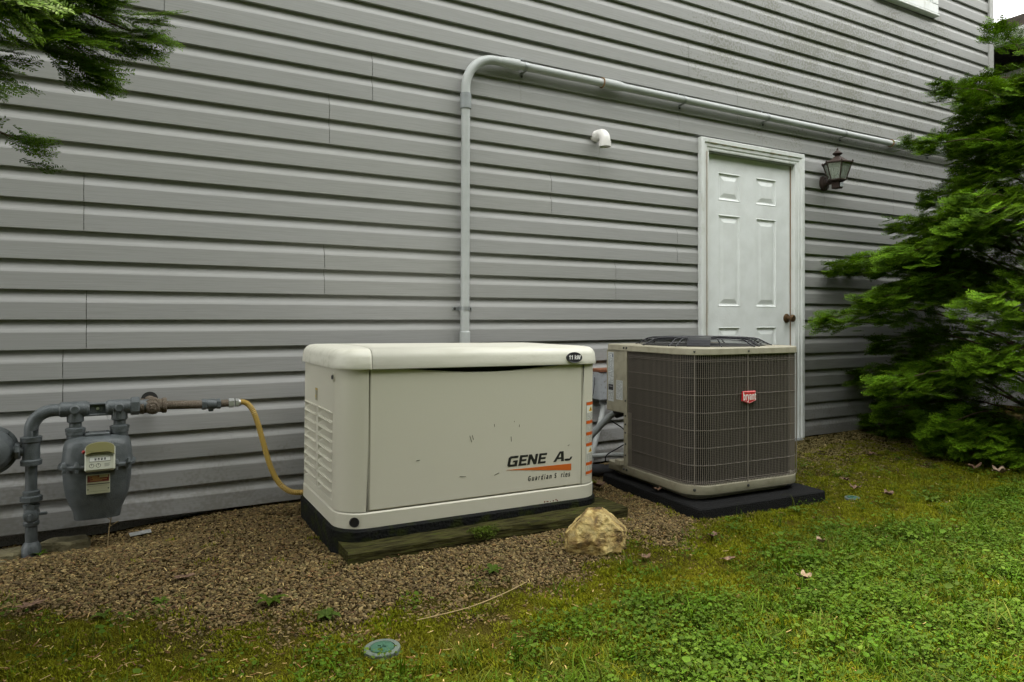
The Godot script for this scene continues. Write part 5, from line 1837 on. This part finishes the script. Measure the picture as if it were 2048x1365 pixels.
func build_meter(zc: float) -> void:
	var t := thing("gas_meter", "grey domestic gas meter with white counter hanging from the bar", "gas meter", Vector3(-0.125, 0.0, zc))
	var st := tool()
	# bowl below the flange
	loft(st, [oval_ring(0.078, 0.05, 0.092, 4), oval_ring(0.082, 0.058, 0.094, 4), oval_ring(0.086, 0.064, 0.125, 3.5), oval_ring(0.1, 0.075, 0.155, 3), oval_ring(0.113, 0.083, 0.195, 3), oval_ring(0.120, 0.087, 0.245, 3), oval_ring(0.123, 0.089, 0.305, 3)], true, true, 40)
	obj("lower_case", st, M.meter_grey, t)
	st = tool()
	loft(st, [oval_ring(0.126, 0.092, 0.304, 3), oval_ring(0.137, 0.1, 0.306, 3), oval_ring(0.138, 0.101, 0.316, 3), oval_ring(0.128, 0.094, 0.322, 3), oval_ring(0.124, 0.09, 0.345, 3), oval_ring(0.120, 0.087, 0.385, 3.2), oval_ring(0.114, 0.082, 0.408, 3.2), oval_ring(0.1, 0.07, 0.421, 3), oval_ring(0.07, 0.045, 0.427, 3)], true, true, 45)
	obj("upper_case", st, M.meter_grey, t)
	for s in [-1, 1]:
		st = tool()
		lathe(st, [[0.031, 0.41], [0.031, 0.432], [0.034, 0.436], [0.034, 0.446], [0.026, 0.448]], Transform3D(Basis.IDENTITY, Vector3(s * 0.078, 0, 0)), 16)
		obj("spud", st, M.meter_grey, t)
	st = tool()
	bevel_box(st, Vector3(0.09, 0.016, 0.06), Vector3(0, 0.432, 0.0), 0.005)
	obj("top_plate", st, M.meter_grey, t)
	for e in [[-0.035, 0.02], [0.036, 0.02]]:
		st = tool()
		lathe(st, [[0.006, 0.0], [0.006, 0.009]], Transform3D(Basis.IDENTITY, Vector3(e[0], 0.438, e[1])), 8)
		obj("top_bolt", st, M.meter_grey, t)
	for x in [-0.112, -0.068, 0.068, 0.112]:
		st = tool()
		var z := 0.096 if absf(x) < 0.1 else 0.08
		lathe(st, [[0.011, 0.318], [0.01, 0.324], [0.006, 0.335], [0.004, 0.337]], Transform3D(Basis.IDENTITY, Vector3(x, 0, z)), 10)
		lathe(st, [[0.007, 0.294], [0.007, 0.306]], Transform3D(Basis.IDENTITY, Vector3(x, 0, z)), 6, true, true, true)
		obj("flange_bolt", st, M.meter_grey, t)
	# index: cream box leaning back under a clear yellowed hood
	var b := Transform3D(Basis(Vector3(1, 0, 0), deg_to_rad(-14)), Vector3(0.012, 0.345, 0.098))
	st = tool()
	bevel_box(st, Vector3(0.105, 0.098, 0.036), b * Vector3(0, 0.0, 0.0), 0.006, b.basis)
	var index := obj("counter", st, M.index_cream, t)
	st = tool()
	var hood := []
	for i in 13:
		var a := PI * i / 12.0
		hood.append([-cos(a) * 0.05, 0.042 + sin(a) * 0.022])
	hood.append([0.05, 0.012]); hood.append([0.03, 0.022]); hood.append([-0.03, 0.022]); hood.append([-0.05, 0.012])
	prism(st, hood, 0.014, 0.002, b, 0.0184)
	obj("counter_hood", st, mat("amber_plastic", lin(0.20, 0.19, 0.085), 0.2), index)
	var im := Image.create(120, 74, false, Image.FORMAT_RGB8)
	im.fill(Color(0.68, 0.69, 0.62))
	im.fill_rect(Rect2i(12, 8, 96, 26), Color(0.5, 0.5, 0.46))
	im.fill_rect(Rect2i(14, 9, 92, 20), Color(0.82, 0.83, 0.8))
	for k in 4:
		im.fill_rect(Rect2i(36 + k * 14, 13, 8, 12), Color(0.12, 0.12, 0.12))
		im.fill_rect(Rect2i(38 + k * 14, 15 + (k % 2) * 4, 4, 3), Color(0.82, 0.83, 0.8))
	for k in 2:
		for a in 40:
			var q := TAU * a / 40.0
			im.fill_rect(Rect2i(22 + k * 30 + int(cos(q) * 11), 52 + int(sin(q) * 11), 2, 2), Color(0.2, 0.2, 0.2))
		im.fill_rect(Rect2i(22 + k * 30, 44, 2, 9), Color(0.1, 0.1, 0.1))
	for k in 4: im.fill_rect(Rect2i(80, 44 + k * 5, 26 - (k * 5) % 9, 2), Color(0.3, 0.3, 0.3))
	printed("counter_print", im, 0.3)
	st = tool()
	flat(st)
	quad_uv(st, b * Vector3(-0.046, -0.043, 0.0186), b * Vector3(0.046, -0.043, 0.0186), b * Vector3(0.046, 0.011, 0.0186), b * Vector3(-0.046, 0.011, 0.0186))
	obj("counter_face", st, M.counter_print, index)
	st = tool()
	bevel_box(st, Vector3(0.014, 0.012, 0.02), b * Vector3(-0.056, 0.03, 0.008), 0.004, b.basis)
	obj("red_seal", st, M.seal_red, index)
	# maker's plate: yellowed, a red band of worn print
	im = Image.create(80, 76, false, Image.FORMAT_RGB8)
	im.fill(Color(0.60, 0.60, 0.50))
	im.fill_rect(Rect2i(3, 3, 74, 26), Color(0.38, 0.12, 0.10))
	for k in 5: im.fill_rect(Rect2i(8 + (k * 11) % 20, 6 + k * 4, 30 + (k * 13) % 20, 2), Color(0.66, 0.56, 0.3))
	im.fill_rect(Rect2i(44, 3, 30, 10), Color(0.6, 0.59, 0.42))
	im.fill_rect(Rect2i(0, 36, 80, 3), Color(0.12, 0.12, 0.1))
	for k in 2: im.fill_rect(Rect2i(6, 44 + k * 22, 66, 1), Color(0.42, 0.42, 0.32))
	im.fill_rect(Rect2i(3, 56, 4, 4), Color(0.1, 0.1, 0.1))
	im.fill_rect(Rect2i(73, 56, 4, 4), Color(0.1, 0.1, 0.1))
	printed("plate_print", im, 0.4)
	st = tool()
	bevel_box(st, Vector3(0.082, 0.078, 0.004), Vector3(0.005, 0.243, 0.0905), 0.001)
	var plate := obj("maker_plate", st, M.index_cream, t)
	st = tool()
	flat(st)
	quad_uv(st, Vector3(-0.035, 0.205, 0.0928), Vector3(0.045, 0.205, 0.0928), Vector3(0.045, 0.281, 0.0928), Vector3(-0.035, 0.281, 0.0928))
	obj("plate_face", st, M.plate_print, plate)

# ---------------------------------------------------------------- yews
func needle_spray(sd: int, len: float, fresh: float, long := 0.025, gap := 0.006) -> ArrayMesh:
	# a flat shoot: a stem with side shoots, needles in two ranks; the ends are this year's paler growth
	var r := RandomNumberGenerator.new()
	r.seed = sd
	var st := tool()
	var stems := [[Vector3.ZERO, Vector3(1, 0, 0), len, 1.0]]
	var k := 0
	for f in [0.22, 0.38, 0.52, 0.66]:
		k += 1
		var s := 1.0 if k % 2 else -1.0
		var a := deg_to_rad(r.randf_range(34, 52)) * s
		stems.append([Vector3(len * f, 0, 0), Vector3(cos(a), r.randf_range(-0.08, 0.12), sin(a)), len * r.randf_range(0.42, 0.58) * (1.15 - f * 0.5), 0.9])
	for s in stems:
		var o: Vector3 = s[0]
		var d: Vector3 = s[1].normalized()
		var l: float = s[2]
		var side := d.cross(Vector3.UP).normalized()
		var up := side.cross(d).normalized()
		var n := int(l / gap)
		st.set_smooth_group(0xFFFFFFFF)
		# stem: a thin three-sided stick
		var e := o + d * l + Vector3.UP * l * 0.05
		st.set_color(Color(0.55, 0.42, 0.22))
		for q in 3:
			var a0 := TAU * q / 3.0
			var a1 := TAU * (q + 1) / 3.0
			var p0 := side * cos(a0) * 0.0013 + up * sin(a0) * 0.0013
			var p1 := side * cos(a1) * 0.0013 + up * sin(a1) * 0.0013
			tri(st, o + p0, o + p1, e)
		for i in n:
			var t := float(i) / n
			var new := smoothstep(0.35, 0.7, t) * fresh
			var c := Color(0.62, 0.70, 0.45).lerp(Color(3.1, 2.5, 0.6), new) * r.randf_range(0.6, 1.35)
			for sg in [-1, 1]:
				var p := o + d * l * (t + r.randf_range(0, 0.5) / n) + Vector3.UP * l * 0.05 * t * t
				var out: Vector3 = (side * sg * r.randf_range(0.85, 1.0) + d * r.randf_range(0.3, 0.6) + up * r.randf_range(-0.05, 0.35)).normalized()
				var nl := long * r.randf_range(0.75, 1.1) * (1.0 - 0.45 * t * t * t)
				var w := d.cross(out).cross(out).normalized() * (0.0034 if gap > 0.007 else 0.0021)
				var tip := p + out * nl + Vector3.DOWN * 0.0015
				var mid := p + out * nl * 0.55
				st.set_smooth_group(0xFFFFFFFF)
				st.set_color(c)
				tri(st, p, mid - w, mid + w)
				tri(st, mid + w, mid - w, tip)
	return mesh_of(st)

var sprays := []
var sprays_near := []

func build_trees() -> void:
	for v in 5:
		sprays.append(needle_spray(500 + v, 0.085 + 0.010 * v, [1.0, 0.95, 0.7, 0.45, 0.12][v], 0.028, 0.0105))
	for v in 5:
		sprays_near.append(needle_spray(520 + v, 0.10 + 0.010 * v, 0.32 if v < 1 else 0.1, 0.023, 0.0052))
	# right: a broad yew whose tiers reach left across the wall
	var reach := [[0.05, 1.0], [0.3, 1.4], [0.62, 1.42], [0.9, 1.52], [1.15, 1.42], [1.45, 1.28], [1.6, 1.15], [1.72, 0.85], [1.9, 0.6], [2.3, 0.55], [2.6, 0.5], [3.0, 0.2]]
	var trunk_r := Vector3(5.6, 0.0, 1.1)
	var right := yew("yew_tree", "bushy dark green yew with bright tips against the wall's right end", trunk_r, 3.05, reach, 165, 61, 0.08, 2.2, 2.8)
	var lists_r := [[], [], [], [], []]
	var cols_r := [[], [], [], [], []]
	for b in [
		[Vector3(5.6, 2.30, 1.1), Vector3(5.2, 2.48, 0.95), Vector3(4.80, 2.47, 0.85), 0.13, 80],
		[Vector3(5.6, 1.90, 1.1), Vector3(5.1, 2.12, 1.0), Vector3(4.64, 2.07, 0.85), 0.14, 90],
		[Vector3(5.6, 2.55, 1.1), Vector3(5.4, 2.85, 1.0), Vector3(5.28, 2.94, 0.95), 0.09, 40],
		[Vector3(5.6, 2.10, 1.1), Vector3(5.35, 2.25, 0.7), Vector3(5.0, 2.22, 0.5), 0.12, 50],
		[Vector3(5.6, 2.45, 1.1), Vector3(5.45, 2.62, 1.3), Vector3(5.2, 2.62, 1.35), 0.12, 60],
		[Vector3(5.6, 2.75, 1.1), Vector3(5.5, 2.86, 1.2), Vector3(5.36, 2.80, 1.15), 0.10, 40],
		[Vector3(5.6, 1.75, 1.1), Vector3(5.3, 1.92, 1.3), Vector3(4.95, 1.88, 1.4), 0.13, 60],
	]:
		bough(right, smooth_path([b[0], b[1], b[2]], 8), b[3], b[4], lists_r, cols_r, trunk_r, 0.4)
	for v in 5:
		var o := scatter("foliage", sprays[v], M.needle, lists_r[v], cols_r[v])
		o.set_meta("kind", "stuff")
		right.add_child(o, true)
	# left: a yew out of frame whose boughs hang in at the upper left; unseen crown widened to shade the wall
	var reach2 := [[0.3, 1.1], [1.0, 1.15], [2.2, 1.15], [3.0, 1.75], [3.6, 1.7], [4.6, 1.0], [5.4, 0.2]]
	var left := yew("yew_tree", "overhanging yew boughs reaching in at the upper left of the siding", Vector3(-1.6, 0.0, 1.8), 5.4, reach2, 130, 62, 0.2, 0.0)
	var boughs := [
		[Vector3(-1.0, 1.70, 1.4), Vector3(-0.38, 1.80, 1.24), Vector3(0.0, 1.765, 1.12), 0.11, 66],
		[Vector3(-0.9, 1.68, 1.5), Vector3(-0.4, 1.74, 1.3), Vector3(-0.12, 1.645, 1.18), 0.10, 50],
		[Vector3(-1.0, 1.78, 1.4), Vector3(-0.4, 1.90, 1.3), Vector3(-0.12, 1.88, 1.2), 0.13, 60],
		[Vector3(-0.9, 1.72, 1.4), Vector3(-0.5, 1.80, 1.3), Vector3(-0.22, 1.74, 1.25), 0.12, 60],
		[Vector3(-0.9, 1.60, 1.5), Vector3(-0.52, 1.60, 1.38), Vector3(-0.33, 1.565, 1.3), 0.05, 15],
		[Vector3(-0.9, 1.44, 1.3), Vector3(-0.48, 1.46, 1.15), Vector3(-0.285, 1.42, 1.05), 0.04, 9],
		[Vector3(-0.9, 1.58, 1.9), Vector3(-0.4, 1.68, 1.75), Vector3(-0.24, 1.62, 1.66), 0.07, 22],
	]
	var lists := [[], [], [], [], []]
	var cols := [[], [], [], [], []]
	for b in boughs:
		bough(left, smooth_path([b[0], b[1], b[2]], 8), b[3], b[4], lists, cols, Vector3(-1.6, 0, 1.8), 0.45, 0.72, Vector3(0.45, 0, 0.9))
	for v in 5:
		var o := scatter("foliage", sprays_near[v], M.needle, lists[v], cols[v])
		o.set_meta("kind", "stuff")
		left.add_child(o, true)

func bough(tree: Node3D, path: Array, spread: float, count: int, lists: Array, cols: Array, origin: Vector3, start := 0.3, light := 1.0, face := Vector3.ZERO) -> void:
	# limb plus sprays set in a flattened fan along it
	var st := tool()
	var rad := []
	for i in path.size(): rad.append(lerpf(0.009, 0.0015, float(i) / path.size()))
	var loc := []
	for p in path: loc.append(p - origin)
	tube(st, loc, rad, 6)
	obj("limb", st, M.bark, tree)
	for k in count:
		var t := lerpf(start, 1.0, pow(rng.randf(), 0.8))
		if k < 3: t = 1.0
		var f := t * (path.size() - 1)
		var i := mini(int(f), path.size() - 2)
		var p: Vector3 = path[i].lerp(path[i + 1], f - i)
		var d: Vector3 = (path[i + 1] - path[i]).normalized()
		var side := d.cross(Vector3.UP).normalized()
		var sg := 1.0 if k % 2 else -1.0
		var off := rng.randf() * spread * (1.08 - pow(t, 3.0)) if k >= 3 else 0.0
		var at := p + side * sg * off + d * off * 0.6 + Vector3.UP * rng.randf_range(-0.07, 0.05) - Vector3.UP * off * 0.25
		if at.z < 0.07 and at.x < 7.1: continue
		var outw := face
		if face == Vector3.ZERO: outw = Vector3(at.x - origin.x, 0, at.z - origin.z).normalized()
		var fwd := rng.randf_range(0.5, 1.0)
		var dir := (d * fwd + outw * 0.35 + side * sg * (rng.randf_range(0.1, 0.9) if k >= 3 else rng.randf_range(-0.3, 0.3)) + Vector3.UP * rng.randf_range(-0.3, 0.22)).normalized()
		var up := (Vector3.UP * 0.7 + outw * rng.randf_range(0.35, 1.1) + Vector3(rng.randf_range(-0.4, 0.4), 0, rng.randf_range(-0.4, 0.4))).normalized()
		var zz := dir.cross(up).normalized()
		var b := Basis(dir, zz.cross(dir), zz)
		var s := rng.randf_range(0.75, 1.15)
		var v := rng.randi() % 4
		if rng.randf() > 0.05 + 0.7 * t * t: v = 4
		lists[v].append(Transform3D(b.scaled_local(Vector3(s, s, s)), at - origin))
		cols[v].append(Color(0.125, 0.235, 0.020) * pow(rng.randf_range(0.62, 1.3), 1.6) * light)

func yew(n: String, label: String, at: Vector3, tall: float, reach: Array, count: int, sd: int, wall_gap: float, bias: float, crown_top := 99.0) -> Node3D:
	var t := thing(n, label, "tree", at, 0.0, "yews beside the house wall")
	var r := RandomNumberGenerator.new()
	r.seed = sd
	var st := tool()
	var trunk := []
	var rad := []
	for i in 15:
		var f := i / 14.0
		trunk.append(Vector3(sin(f * 5.0) * 0.05, -0.1 + f * tall, cos(f * 4.0) * 0.04))
		rad.append(lerpf(0.075, 0.008, f))
	tube(st, trunk, rad, 10)
	obj("trunk", st, M.bark, t)
	var lists := [[], [], [], [], []]
	var cols := [[], [], [], [], []]
	for k in count:
		var h := 0.06 + (minf(tall, crown_top) - 0.2) * pow((k + r.randf()) / count, 1.15)
		var a := PI + bias * 0.12 + (r.randf() - 0.5) * TAU if bias == 0.0 else PI - 0.35 + (r.randf() - 0.5) * (TAU if k % 3 == 0 else 3.4)
		var dir := Vector3(cos(a), 0, sin(a))
		var len := edge_at(reach, h) * r.randf_range(0.55, 1.0)
		# toward the wall there is little room; toward the viewer the crown is flatter
		if dir.z < -0.05: len = minf(len, (at.z - wall_gap) / -dir.z)
		if bias > 0.0 and dir.z > 0.0: len *= lerpf(1.0, 0.62, dir.z)
		var rise := r.randf_range(-0.05, 0.22)
		var p0 := at + Vector3(0, maxf(0.05, h - len * 0.18), 0)
		var p1 := at + dir * len * 0.55 + Vector3.UP * (h + rise * len * 0.5)
		var p2 := at + dir * len + Vector3.UP * (h + rise * len * 0.35 - 0.03)
		if p2.y < 0.12: p2.y = 0.12
		bough(t, smooth_path([p0, p1, p2], 7), 0.16 + 0.14 * len, int(38 + 92 * len), lists, cols, at, 0.22)
	for v in 5:
		var o := scatter("foliage", sprays[v], M.needle, lists[v], cols[v])
		o.set_meta("kind", "stuff")
		t.add_child(o, true)
	return t

# ---------------------------------------------------------------- small things on the ground
func leaf_polygon(kind: int) -> Array:
	var out := []
	var n := 28
	for i in n:
		var a := TAU * i / n
		var q := 1.0
		if kind == 0:      # oak: deep rounded lobes, long
			q = 0.72 + 0.26 * cos(a * 7.0)
			out.append([cos(a) * q * 1.0, sin(a) * q * 0.55])
		elif kind == 1:    # maple: five points
			q = 0.5 + 0.42 * pow(absf(cos(a * 2.5)), 1.6)
			out.append([cos(a) * q, sin(a) * q])
		else:              # plain oval
			out.append([cos(a), sin(a) * 0.42 * (1.0 - 0.25 * cos(a))])
	return out

func dead_leaf(n: String, label: String, kind: int, at: Vector3, size: float, turn: float, curl: float, mt: Material, tilt := 0.0) -> void:
	var st := tool()
	st.set_smooth_group(1)
	var poly := leaf_polygon(kind)
	var rings := [0.0, 0.5, 1.0]
	var pos := func(q, f: float) -> Vector3:
		var x: float = q[0] * f
		var y: float = q[1] * f
		return Vector3(x * size, (absf(y) * 0.55 + x * x * 0.35 + 0.10 * sin(x * 5.0 + y * 7.0)) * size * curl, y * size)
	var m := poly.size()
	for k in 2:
		for i in m:
			var j := (i + 1) % m
			quad(st, pos.call(poly[j], rings[k]), pos.call(poly[i], rings[k]), pos.call(poly[i], rings[k + 1]), pos.call(poly[j], rings[k + 1]))
	var stem := tool()
	var o := obj(n, st, mt, self, Transform3D(Basis(Vector3.UP, turn) * Basis(Vector3(0, 0, 1), tilt), Vector3(at.x, height_at(at.x, at.z) + at.y, at.z)))
	meta(o, label, "leaf", "dead leaves on the ground")

func weed(n: String, label: String, at: Vector2, count: int, len: float, w: float, rise: float, sd: int, c: Color, group := "weeds in the gravel") -> void:
	var r := RandomNumberGenerator.new()
	r.seed = sd
	var t := thing(n, label, "weed", Vector3(at.x, height_at(at.x, at.y), at.y), r.randf() * TAU, group)
	for k in count:
		var a := TAU * k / count + r.randf_range(-0.3, 0.3)
		var dir := Vector3(cos(a), 0, sin(a))
		var side := Vector3(-sin(a), 0, cos(a))
		var l := len * r.randf_range(0.4, 1.0)
		var st := tool()
		st.set_smooth_group(1)
		var pl := []
		var pm := []
		var pr := []
		var nn := 7
		for i in nn + 1:
			var f := float(i) / nn
			var p := dir * l * f * (0.55 + 0.45 * (1.0 - rise * 0.5)) + Vector3.UP * l * rise * (f - 0.75 * f * f) + Vector3.UP * 0.004
			var ww := w * 0.8 * pow(sin(PI * clampf(0.06 + f * 0.92, 0, 1)), 0.8) * (1.0 + 0.22 * (1 if i % 2 else -1))
			pl.append(p + side * ww + Vector3.UP * ww * 0.35); pm.append(p); pr.append(p - side * ww + Vector3.UP * ww * 0.35)
		var tint := Color(c.r * 0.95, c.g * 0.78, c.b * 0.4) * r.randf_range(0.75, 1.2)
		for i in nn:
			st.set_color(tint)
			quad(st, pl[i], pm[i], pm[i + 1], pl[i + 1])
			quad(st, pm[i], pr[i], pr[i + 1], pm[i + 1])
		obj("leaf", st, M.leaf, t)

func cleanout(n: String, label: String, at: Vector2, r: float, tilt: float) -> void:
	var t := thing(n, label, "drain cap", Vector3(at.x, height_at(at.x, at.y), at.y), 0.4)
	t.rotation.z = tilt
	var st := tool()
	lathe(st, [[r * 0.98, -0.05], [r, 0.008], [r * 0.97, 0.012], [r * 0.7, 0.013], [r * 0.68, 0.006]], Transform3D.IDENTITY, 32, true, false)
	obj("collar", st, M.collar_grey, t)
	st = tool()
	lathe(st, [[r * 0.66, -0.01], [r * 0.66, 0.012], [r * 0.62, 0.0145], [r * 0.2, 0.0155]], Transform3D.IDENTITY, 32)
	var cap_o := obj("cap", st, M.lid_green, t)
	for q in [0.0, PI / 2]:
		st = tool()
		bevel_box(st, Vector3(r * 0.5, 0.004, r * 0.08), Vector3(0, 0.0165, 0), 0.001, Basis(Vector3.UP, 0.5 + q))
		obj("cap_rib", st, M.lid_green, cap_o)

func build_small_things() -> void:
	cleanout("cleanout_cap", "round green drain cap in a grey collar near the lawn's front edge", Vector2(0.594, 1.669), 0.05, 0.03)
	cleanout("cleanout_cap", "faded green drain cap in the moss right of the air conditioner", Vector2(3.165, 1.297), 0.036, 0.05)
	var leaves := [
		["brown oak leaf lying flat on the litter at the far left", 0, Vector3(-0.275, 0.016, 0.885), 0.05, 0.5, 0.35, 0],
		["curled tan leaf standing in the clover below the air conditioner pad", 2, Vector3(2.35, 0.035, 1.72), 0.03, 1.0, 1.4, 1],
		["small rust leaf half hidden in the middle of the clover", 1, Vector3(1.98, 0.03, 1.93), 0.03, 2.0, 1.0, 1],
		["grey brown curled leaf on the moss just before the black pad", 2, Vector3(2.07, 0.015, 1.43), 0.034, 0.4, 1.2, 0],
		["reddish leaf on the gravel right of the rock", 1, Vector3(1.68, 0.015, 1.47), 0.028, 1.2, 0.7, 0],
		["dark brown leaf scrap at the moss edge under the rock", 2, Vector3(1.93, 0.012, 1.64), 0.03, 2.8, 0.8, 0],
		["crumpled brown leaf right of the green drain cap by the pad", 1, Vector3(3.33, 0.02, 1.20), 0.036, 0.3, 1.1, 0],
		["brown leaf on the moss behind the far drain cap", 0, Vector3(3.45, 0.02, 1.06), 0.038, 1.5, 1.0, 0],
		["rust coloured leaf in the moss before the far drain cap", 1, Vector3(3.36, 0.016, 1.36), 0.036, 2.2, 0.9, 0],
		["large brown leaf near the yew's foot at the right", 1, Vector3(4.35, 0.03, 1.26), 0.055, 0.7, 1.1, 0],
		["pale pinkish leaf beside the large brown leaf at the right", 1, Vector3(4.32, 0.03, 1.42), 0.05, 2.6, 1.2, 1],
		["flat brown leaf on mossy gravel between the wall and the yew", 0, Vector3(4.2, 0.02, 0.72), 0.05, 0.2, 0.8, 0],
		["small dark leaf on mossy gravel near the door", 2, Vector3(4.0, 0.02, 0.50), 0.035, 1.2, 0.9, 0],
		["brown leaf lying on the black pad's left edge", 1, Vector3(2.27, 0.06, 0.86), 0.03, 1.2, 1.0, 0],
		["long thin brown leaf on the gravel left of the plank", 2, Vector3(0.16, 0.012, 0.82), 0.035, 0.15, 0.5, 0],
		["grey leaf curled on the gravel before the plank's left end", 2, Vector3(0.42, 0.014, 1.15), 0.022, 1.4, 1.3, 0],
		["brown leaf heap scrap behind the plank's right end", 1, Vector3(2.16, 0.02, 0.52), 0.04, 2.0, 1.2, 0],
		["rust leaf against the pad under the black pipe", 0, Vector3(2.1, 0.03, 0.4), 0.045, 1.0, 1.0, 0],
		["brown leaf beside the generator's right rear corner", 1, Vector3(2.0, 0.02, 0.5), 0.04, 0.3, 1.3, 0],
	]
	for l in leaves:
		dead_leaf("fallen_leaf", l[0], l[1], l[2], l[3], l[4], l[5], M.dead_leaf_pale if l[6] else M.dead_leaf)
	weed("weed_plant", "low broad-leaved weed in the gravel left of the others", Vector2(0.385, 1.195), 7, 0.075, 0.013, 0.9, 31, Color(0.065, 0.125, 0.03))
	weed("weed_plant", "low broad-leaved weed at the gravel's edge below the plank", Vector2(0.515, 1.392), 8, 0.075, 0.013, 0.8, 32, Color(0.07, 0.13, 0.05))
	weed("weed_plant", "upright green weed in the gravel below the rock", Vector2(1.115, 1.318), 6, 0.07, 0.011, 1.0, 33, Color(0.06, 0.12, 0.035))
	weed("weed_plant", "small bright weed at the foot of the gas riser", Vector2(-0.32, 0.2), 5, 0.05, 0.009, 0.9, 34, Color(0.07, 0.15, 0.03))
	weed("weed_plant", "narrow leaved weed against the front of the black pad", Vector2(2.72, 1.32), 6, 0.075, 0.009, 1.1, 35, Color(0.075, 0.15, 0.045))
	weed("weed_plant", "pale green sapling weed behind the generator's right corner", Vector2(2.19, 0.44), 6, 0.08, 0.01, 1.3, 36, Color(0.13, 0.18, 0.05))
	weed("weed_plant", "large leaf tuft in the moss before the far drain cap", Vector2(3.46, 1.52), 7, 0.09, 0.011, 0.9, 37, Color(0.09, 0.17, 0.05))
	weed("weed_plant", "seedling in the gravel right of the far left oak leaf", Vector2(0.08, 1.0), 5, 0.045, 0.009, 0.7, 38, Color(0.08, 0.15, 0.04))
	weed("weed_plant", "second seedling in the litter below the oak leaf", Vector2(-0.08, 1.05), 6, 0.05, 0.008, 0.9, 39, Color(0.07, 0.13, 0.04))
	weed("weed_plant", "weed clump at the front corner of the black pad", Vector2(2.36, 1.27), 6, 0.06, 0.009, 0.9, 40, Color(0.08, 0.15, 0.035))
	# dry bits
	var st := tool()
	tube(st, smooth_path([Vector3(0.72, 0.03, 1.60), Vector3(0.88, 0.035, 1.605), Vector3(1.02, 0.04, 1.575), Vector3(1.12, 0.05, 1.55)]), 0.0017, 5)
	var o := obj("straw_stalk", st, M.straw, self)
	meta(o, "long pale straw stalk lying across the moss below the gravel", "straw")
	st = tool()
	tube(st, smooth_path([Vector3(-0.09, -0.05, 0.20), Vector3(-0.085, 0.03, 0.20), Vector3(-0.075, 0.09, 0.195), Vector3(-0.06, 0.125, 0.19)]), 0.002, 5)
	tube(st, [Vector3(-0.078, 0.075, 0.197), Vector3(-0.1, 0.1, 0.2)], 0.0014, 4)
	tube(st, [Vector3(-0.082, 0.05, 0.2), Vector3(-0.05, 0.07, 0.205)], 0.0014, 4)
	o = obj("dry_twig", st, M.straw, self)
	meta(o, "dry forked twig standing in the gravel under the gas meter", "twig")
	st = tool()
	bevel_box(st, Vector3(0.085, 0.004, 0.022), Vector3.ZERO, 0.001)
	o = obj("aluminium_strip", st, M.steel_bright, self, Transform3D(Basis(Vector3.UP, 0.25) * Basis(Vector3(1, 0, 0), 0.5), Vector3(0.03, height_at(0.03, 0.09) + 0.016, 0.09)))
	meta(o, "small bent shiny metal strip in the gravel under the meter", "metal scrap")
	for e in [[Vector3(-0.24, -0.02, 0.12), 0.10, 1, "mossy flagstone right of the gas riser's foot"], [Vector3(-0.42, -0.03, 0.14), 0.09, 2, "mossy flagstone left of the gas riser's foot"], [Vector3(-0.47, -0.03, 0.28), 0.06, 3, "small mossy stone before the left flagstone"]]:
		st = tool()
		var r := RandomNumberGenerator.new()
		r.seed = e[2]
		var lo := PackedVector3Array()
		var mi := PackedVector3Array()
		var hi := PackedVector3Array()
		for i in 9:
			var a := TAU * i / 9.0
			var q: float = e[1] * r.randf_range(0.75, 1.15)
			lo.append(Vector3(cos(a) * q, -0.03, -sin(a) * q * 0.6))
			mi.append(Vector3(cos(a) * q, 0.012, -sin(a) * q * 0.6))
			hi.append(Vector3(cos(a) * q * 0.9, 0.02 + r.randf_range(-0.004, 0.004), -sin(a) * q * 0.52))
		loft(st, [lo, mi, hi], false, true, 0.0, true)
		o = obj("flagstone", st, M.flag_stone, self, Transform3D(Basis.IDENTITY, e[0]))
		meta(o, e[3], "stone")

# ---------------------------------------------------------------- unseen wood across the lawn, placed to darken the low sky
func build_unseen_treeline() -> void:
	var st := tool()
	var r := RandomNumberGenerator.new()
	r.seed = 88
	flat(st)
	for i in 26:
		var c := Vector3(r.randf_range(-1, 1), r.randf_range(-1, 1), r.randf_range(-1, 1)) * 0.42
		var d := Vector3(r.randf_range(-1, 1), r.randf_range(-0.5, 0.3), r.randf_range(-1, 1)).normalized() * 0.12
		var e := d.cross(Vector3(r.randf_range(-1, 1), 1, r.randf_range(-1, 1))).normalized() * 0.055
		quad(st, c - d, c + e, c + d, c - e)
	var clump := mesh_of(st)
	var root := Node3D.new()
	root.name = "unseen_treeline"
	add_child(root)
	meta(root, "leafy wood out of view across the lawn, placed to block the low sky", "unseen_treeline", "", "stuff")
	var l := []
	var c := []
	st = tool()
	for k in 26:
		var x := -16.0 + k * 1.5 + r.randf_range(-0.6, 0.6)
		var z := 9.5 + r.randf_range(0.0, 3.0)
		var tall := r.randf_range(7.5, 11.0)
		tube(st, [Vector3(x, -0.2, z), Vector3(x + 0.1, tall * 0.5, z), Vector3(x, tall * 0.9, z)], [0.16, 0.12, 0.03], 7)
		for i in 700:
			var h := pow(r.randf(), 0.8)
			var a := r.randf() * TAU
			var q := sqrt(r.randf()) * 2.1 * (0.35 + sin(PI * clampf(h * 0.9 + 0.05, 0, 1)))
			l.append(Transform3D(Basis(Vector3.UP, a).scaled(Vector3.ONE * r.randf_range(0.8, 1.4)), Vector3(x + cos(a) * q, 0.3 + h * tall, z + sin(a) * q)))
			c.append(Color(0.05, 0.085, 0.02) * r.randf_range(0.7, 1.3))
	obj("trunks", st, M.bark, root).set_meta("kind", "stuff")
	var o := scatter("crowns", clump, M.leaf, l, c)
	o.set_meta("kind", "stuff")
	root.add_child(o, true)
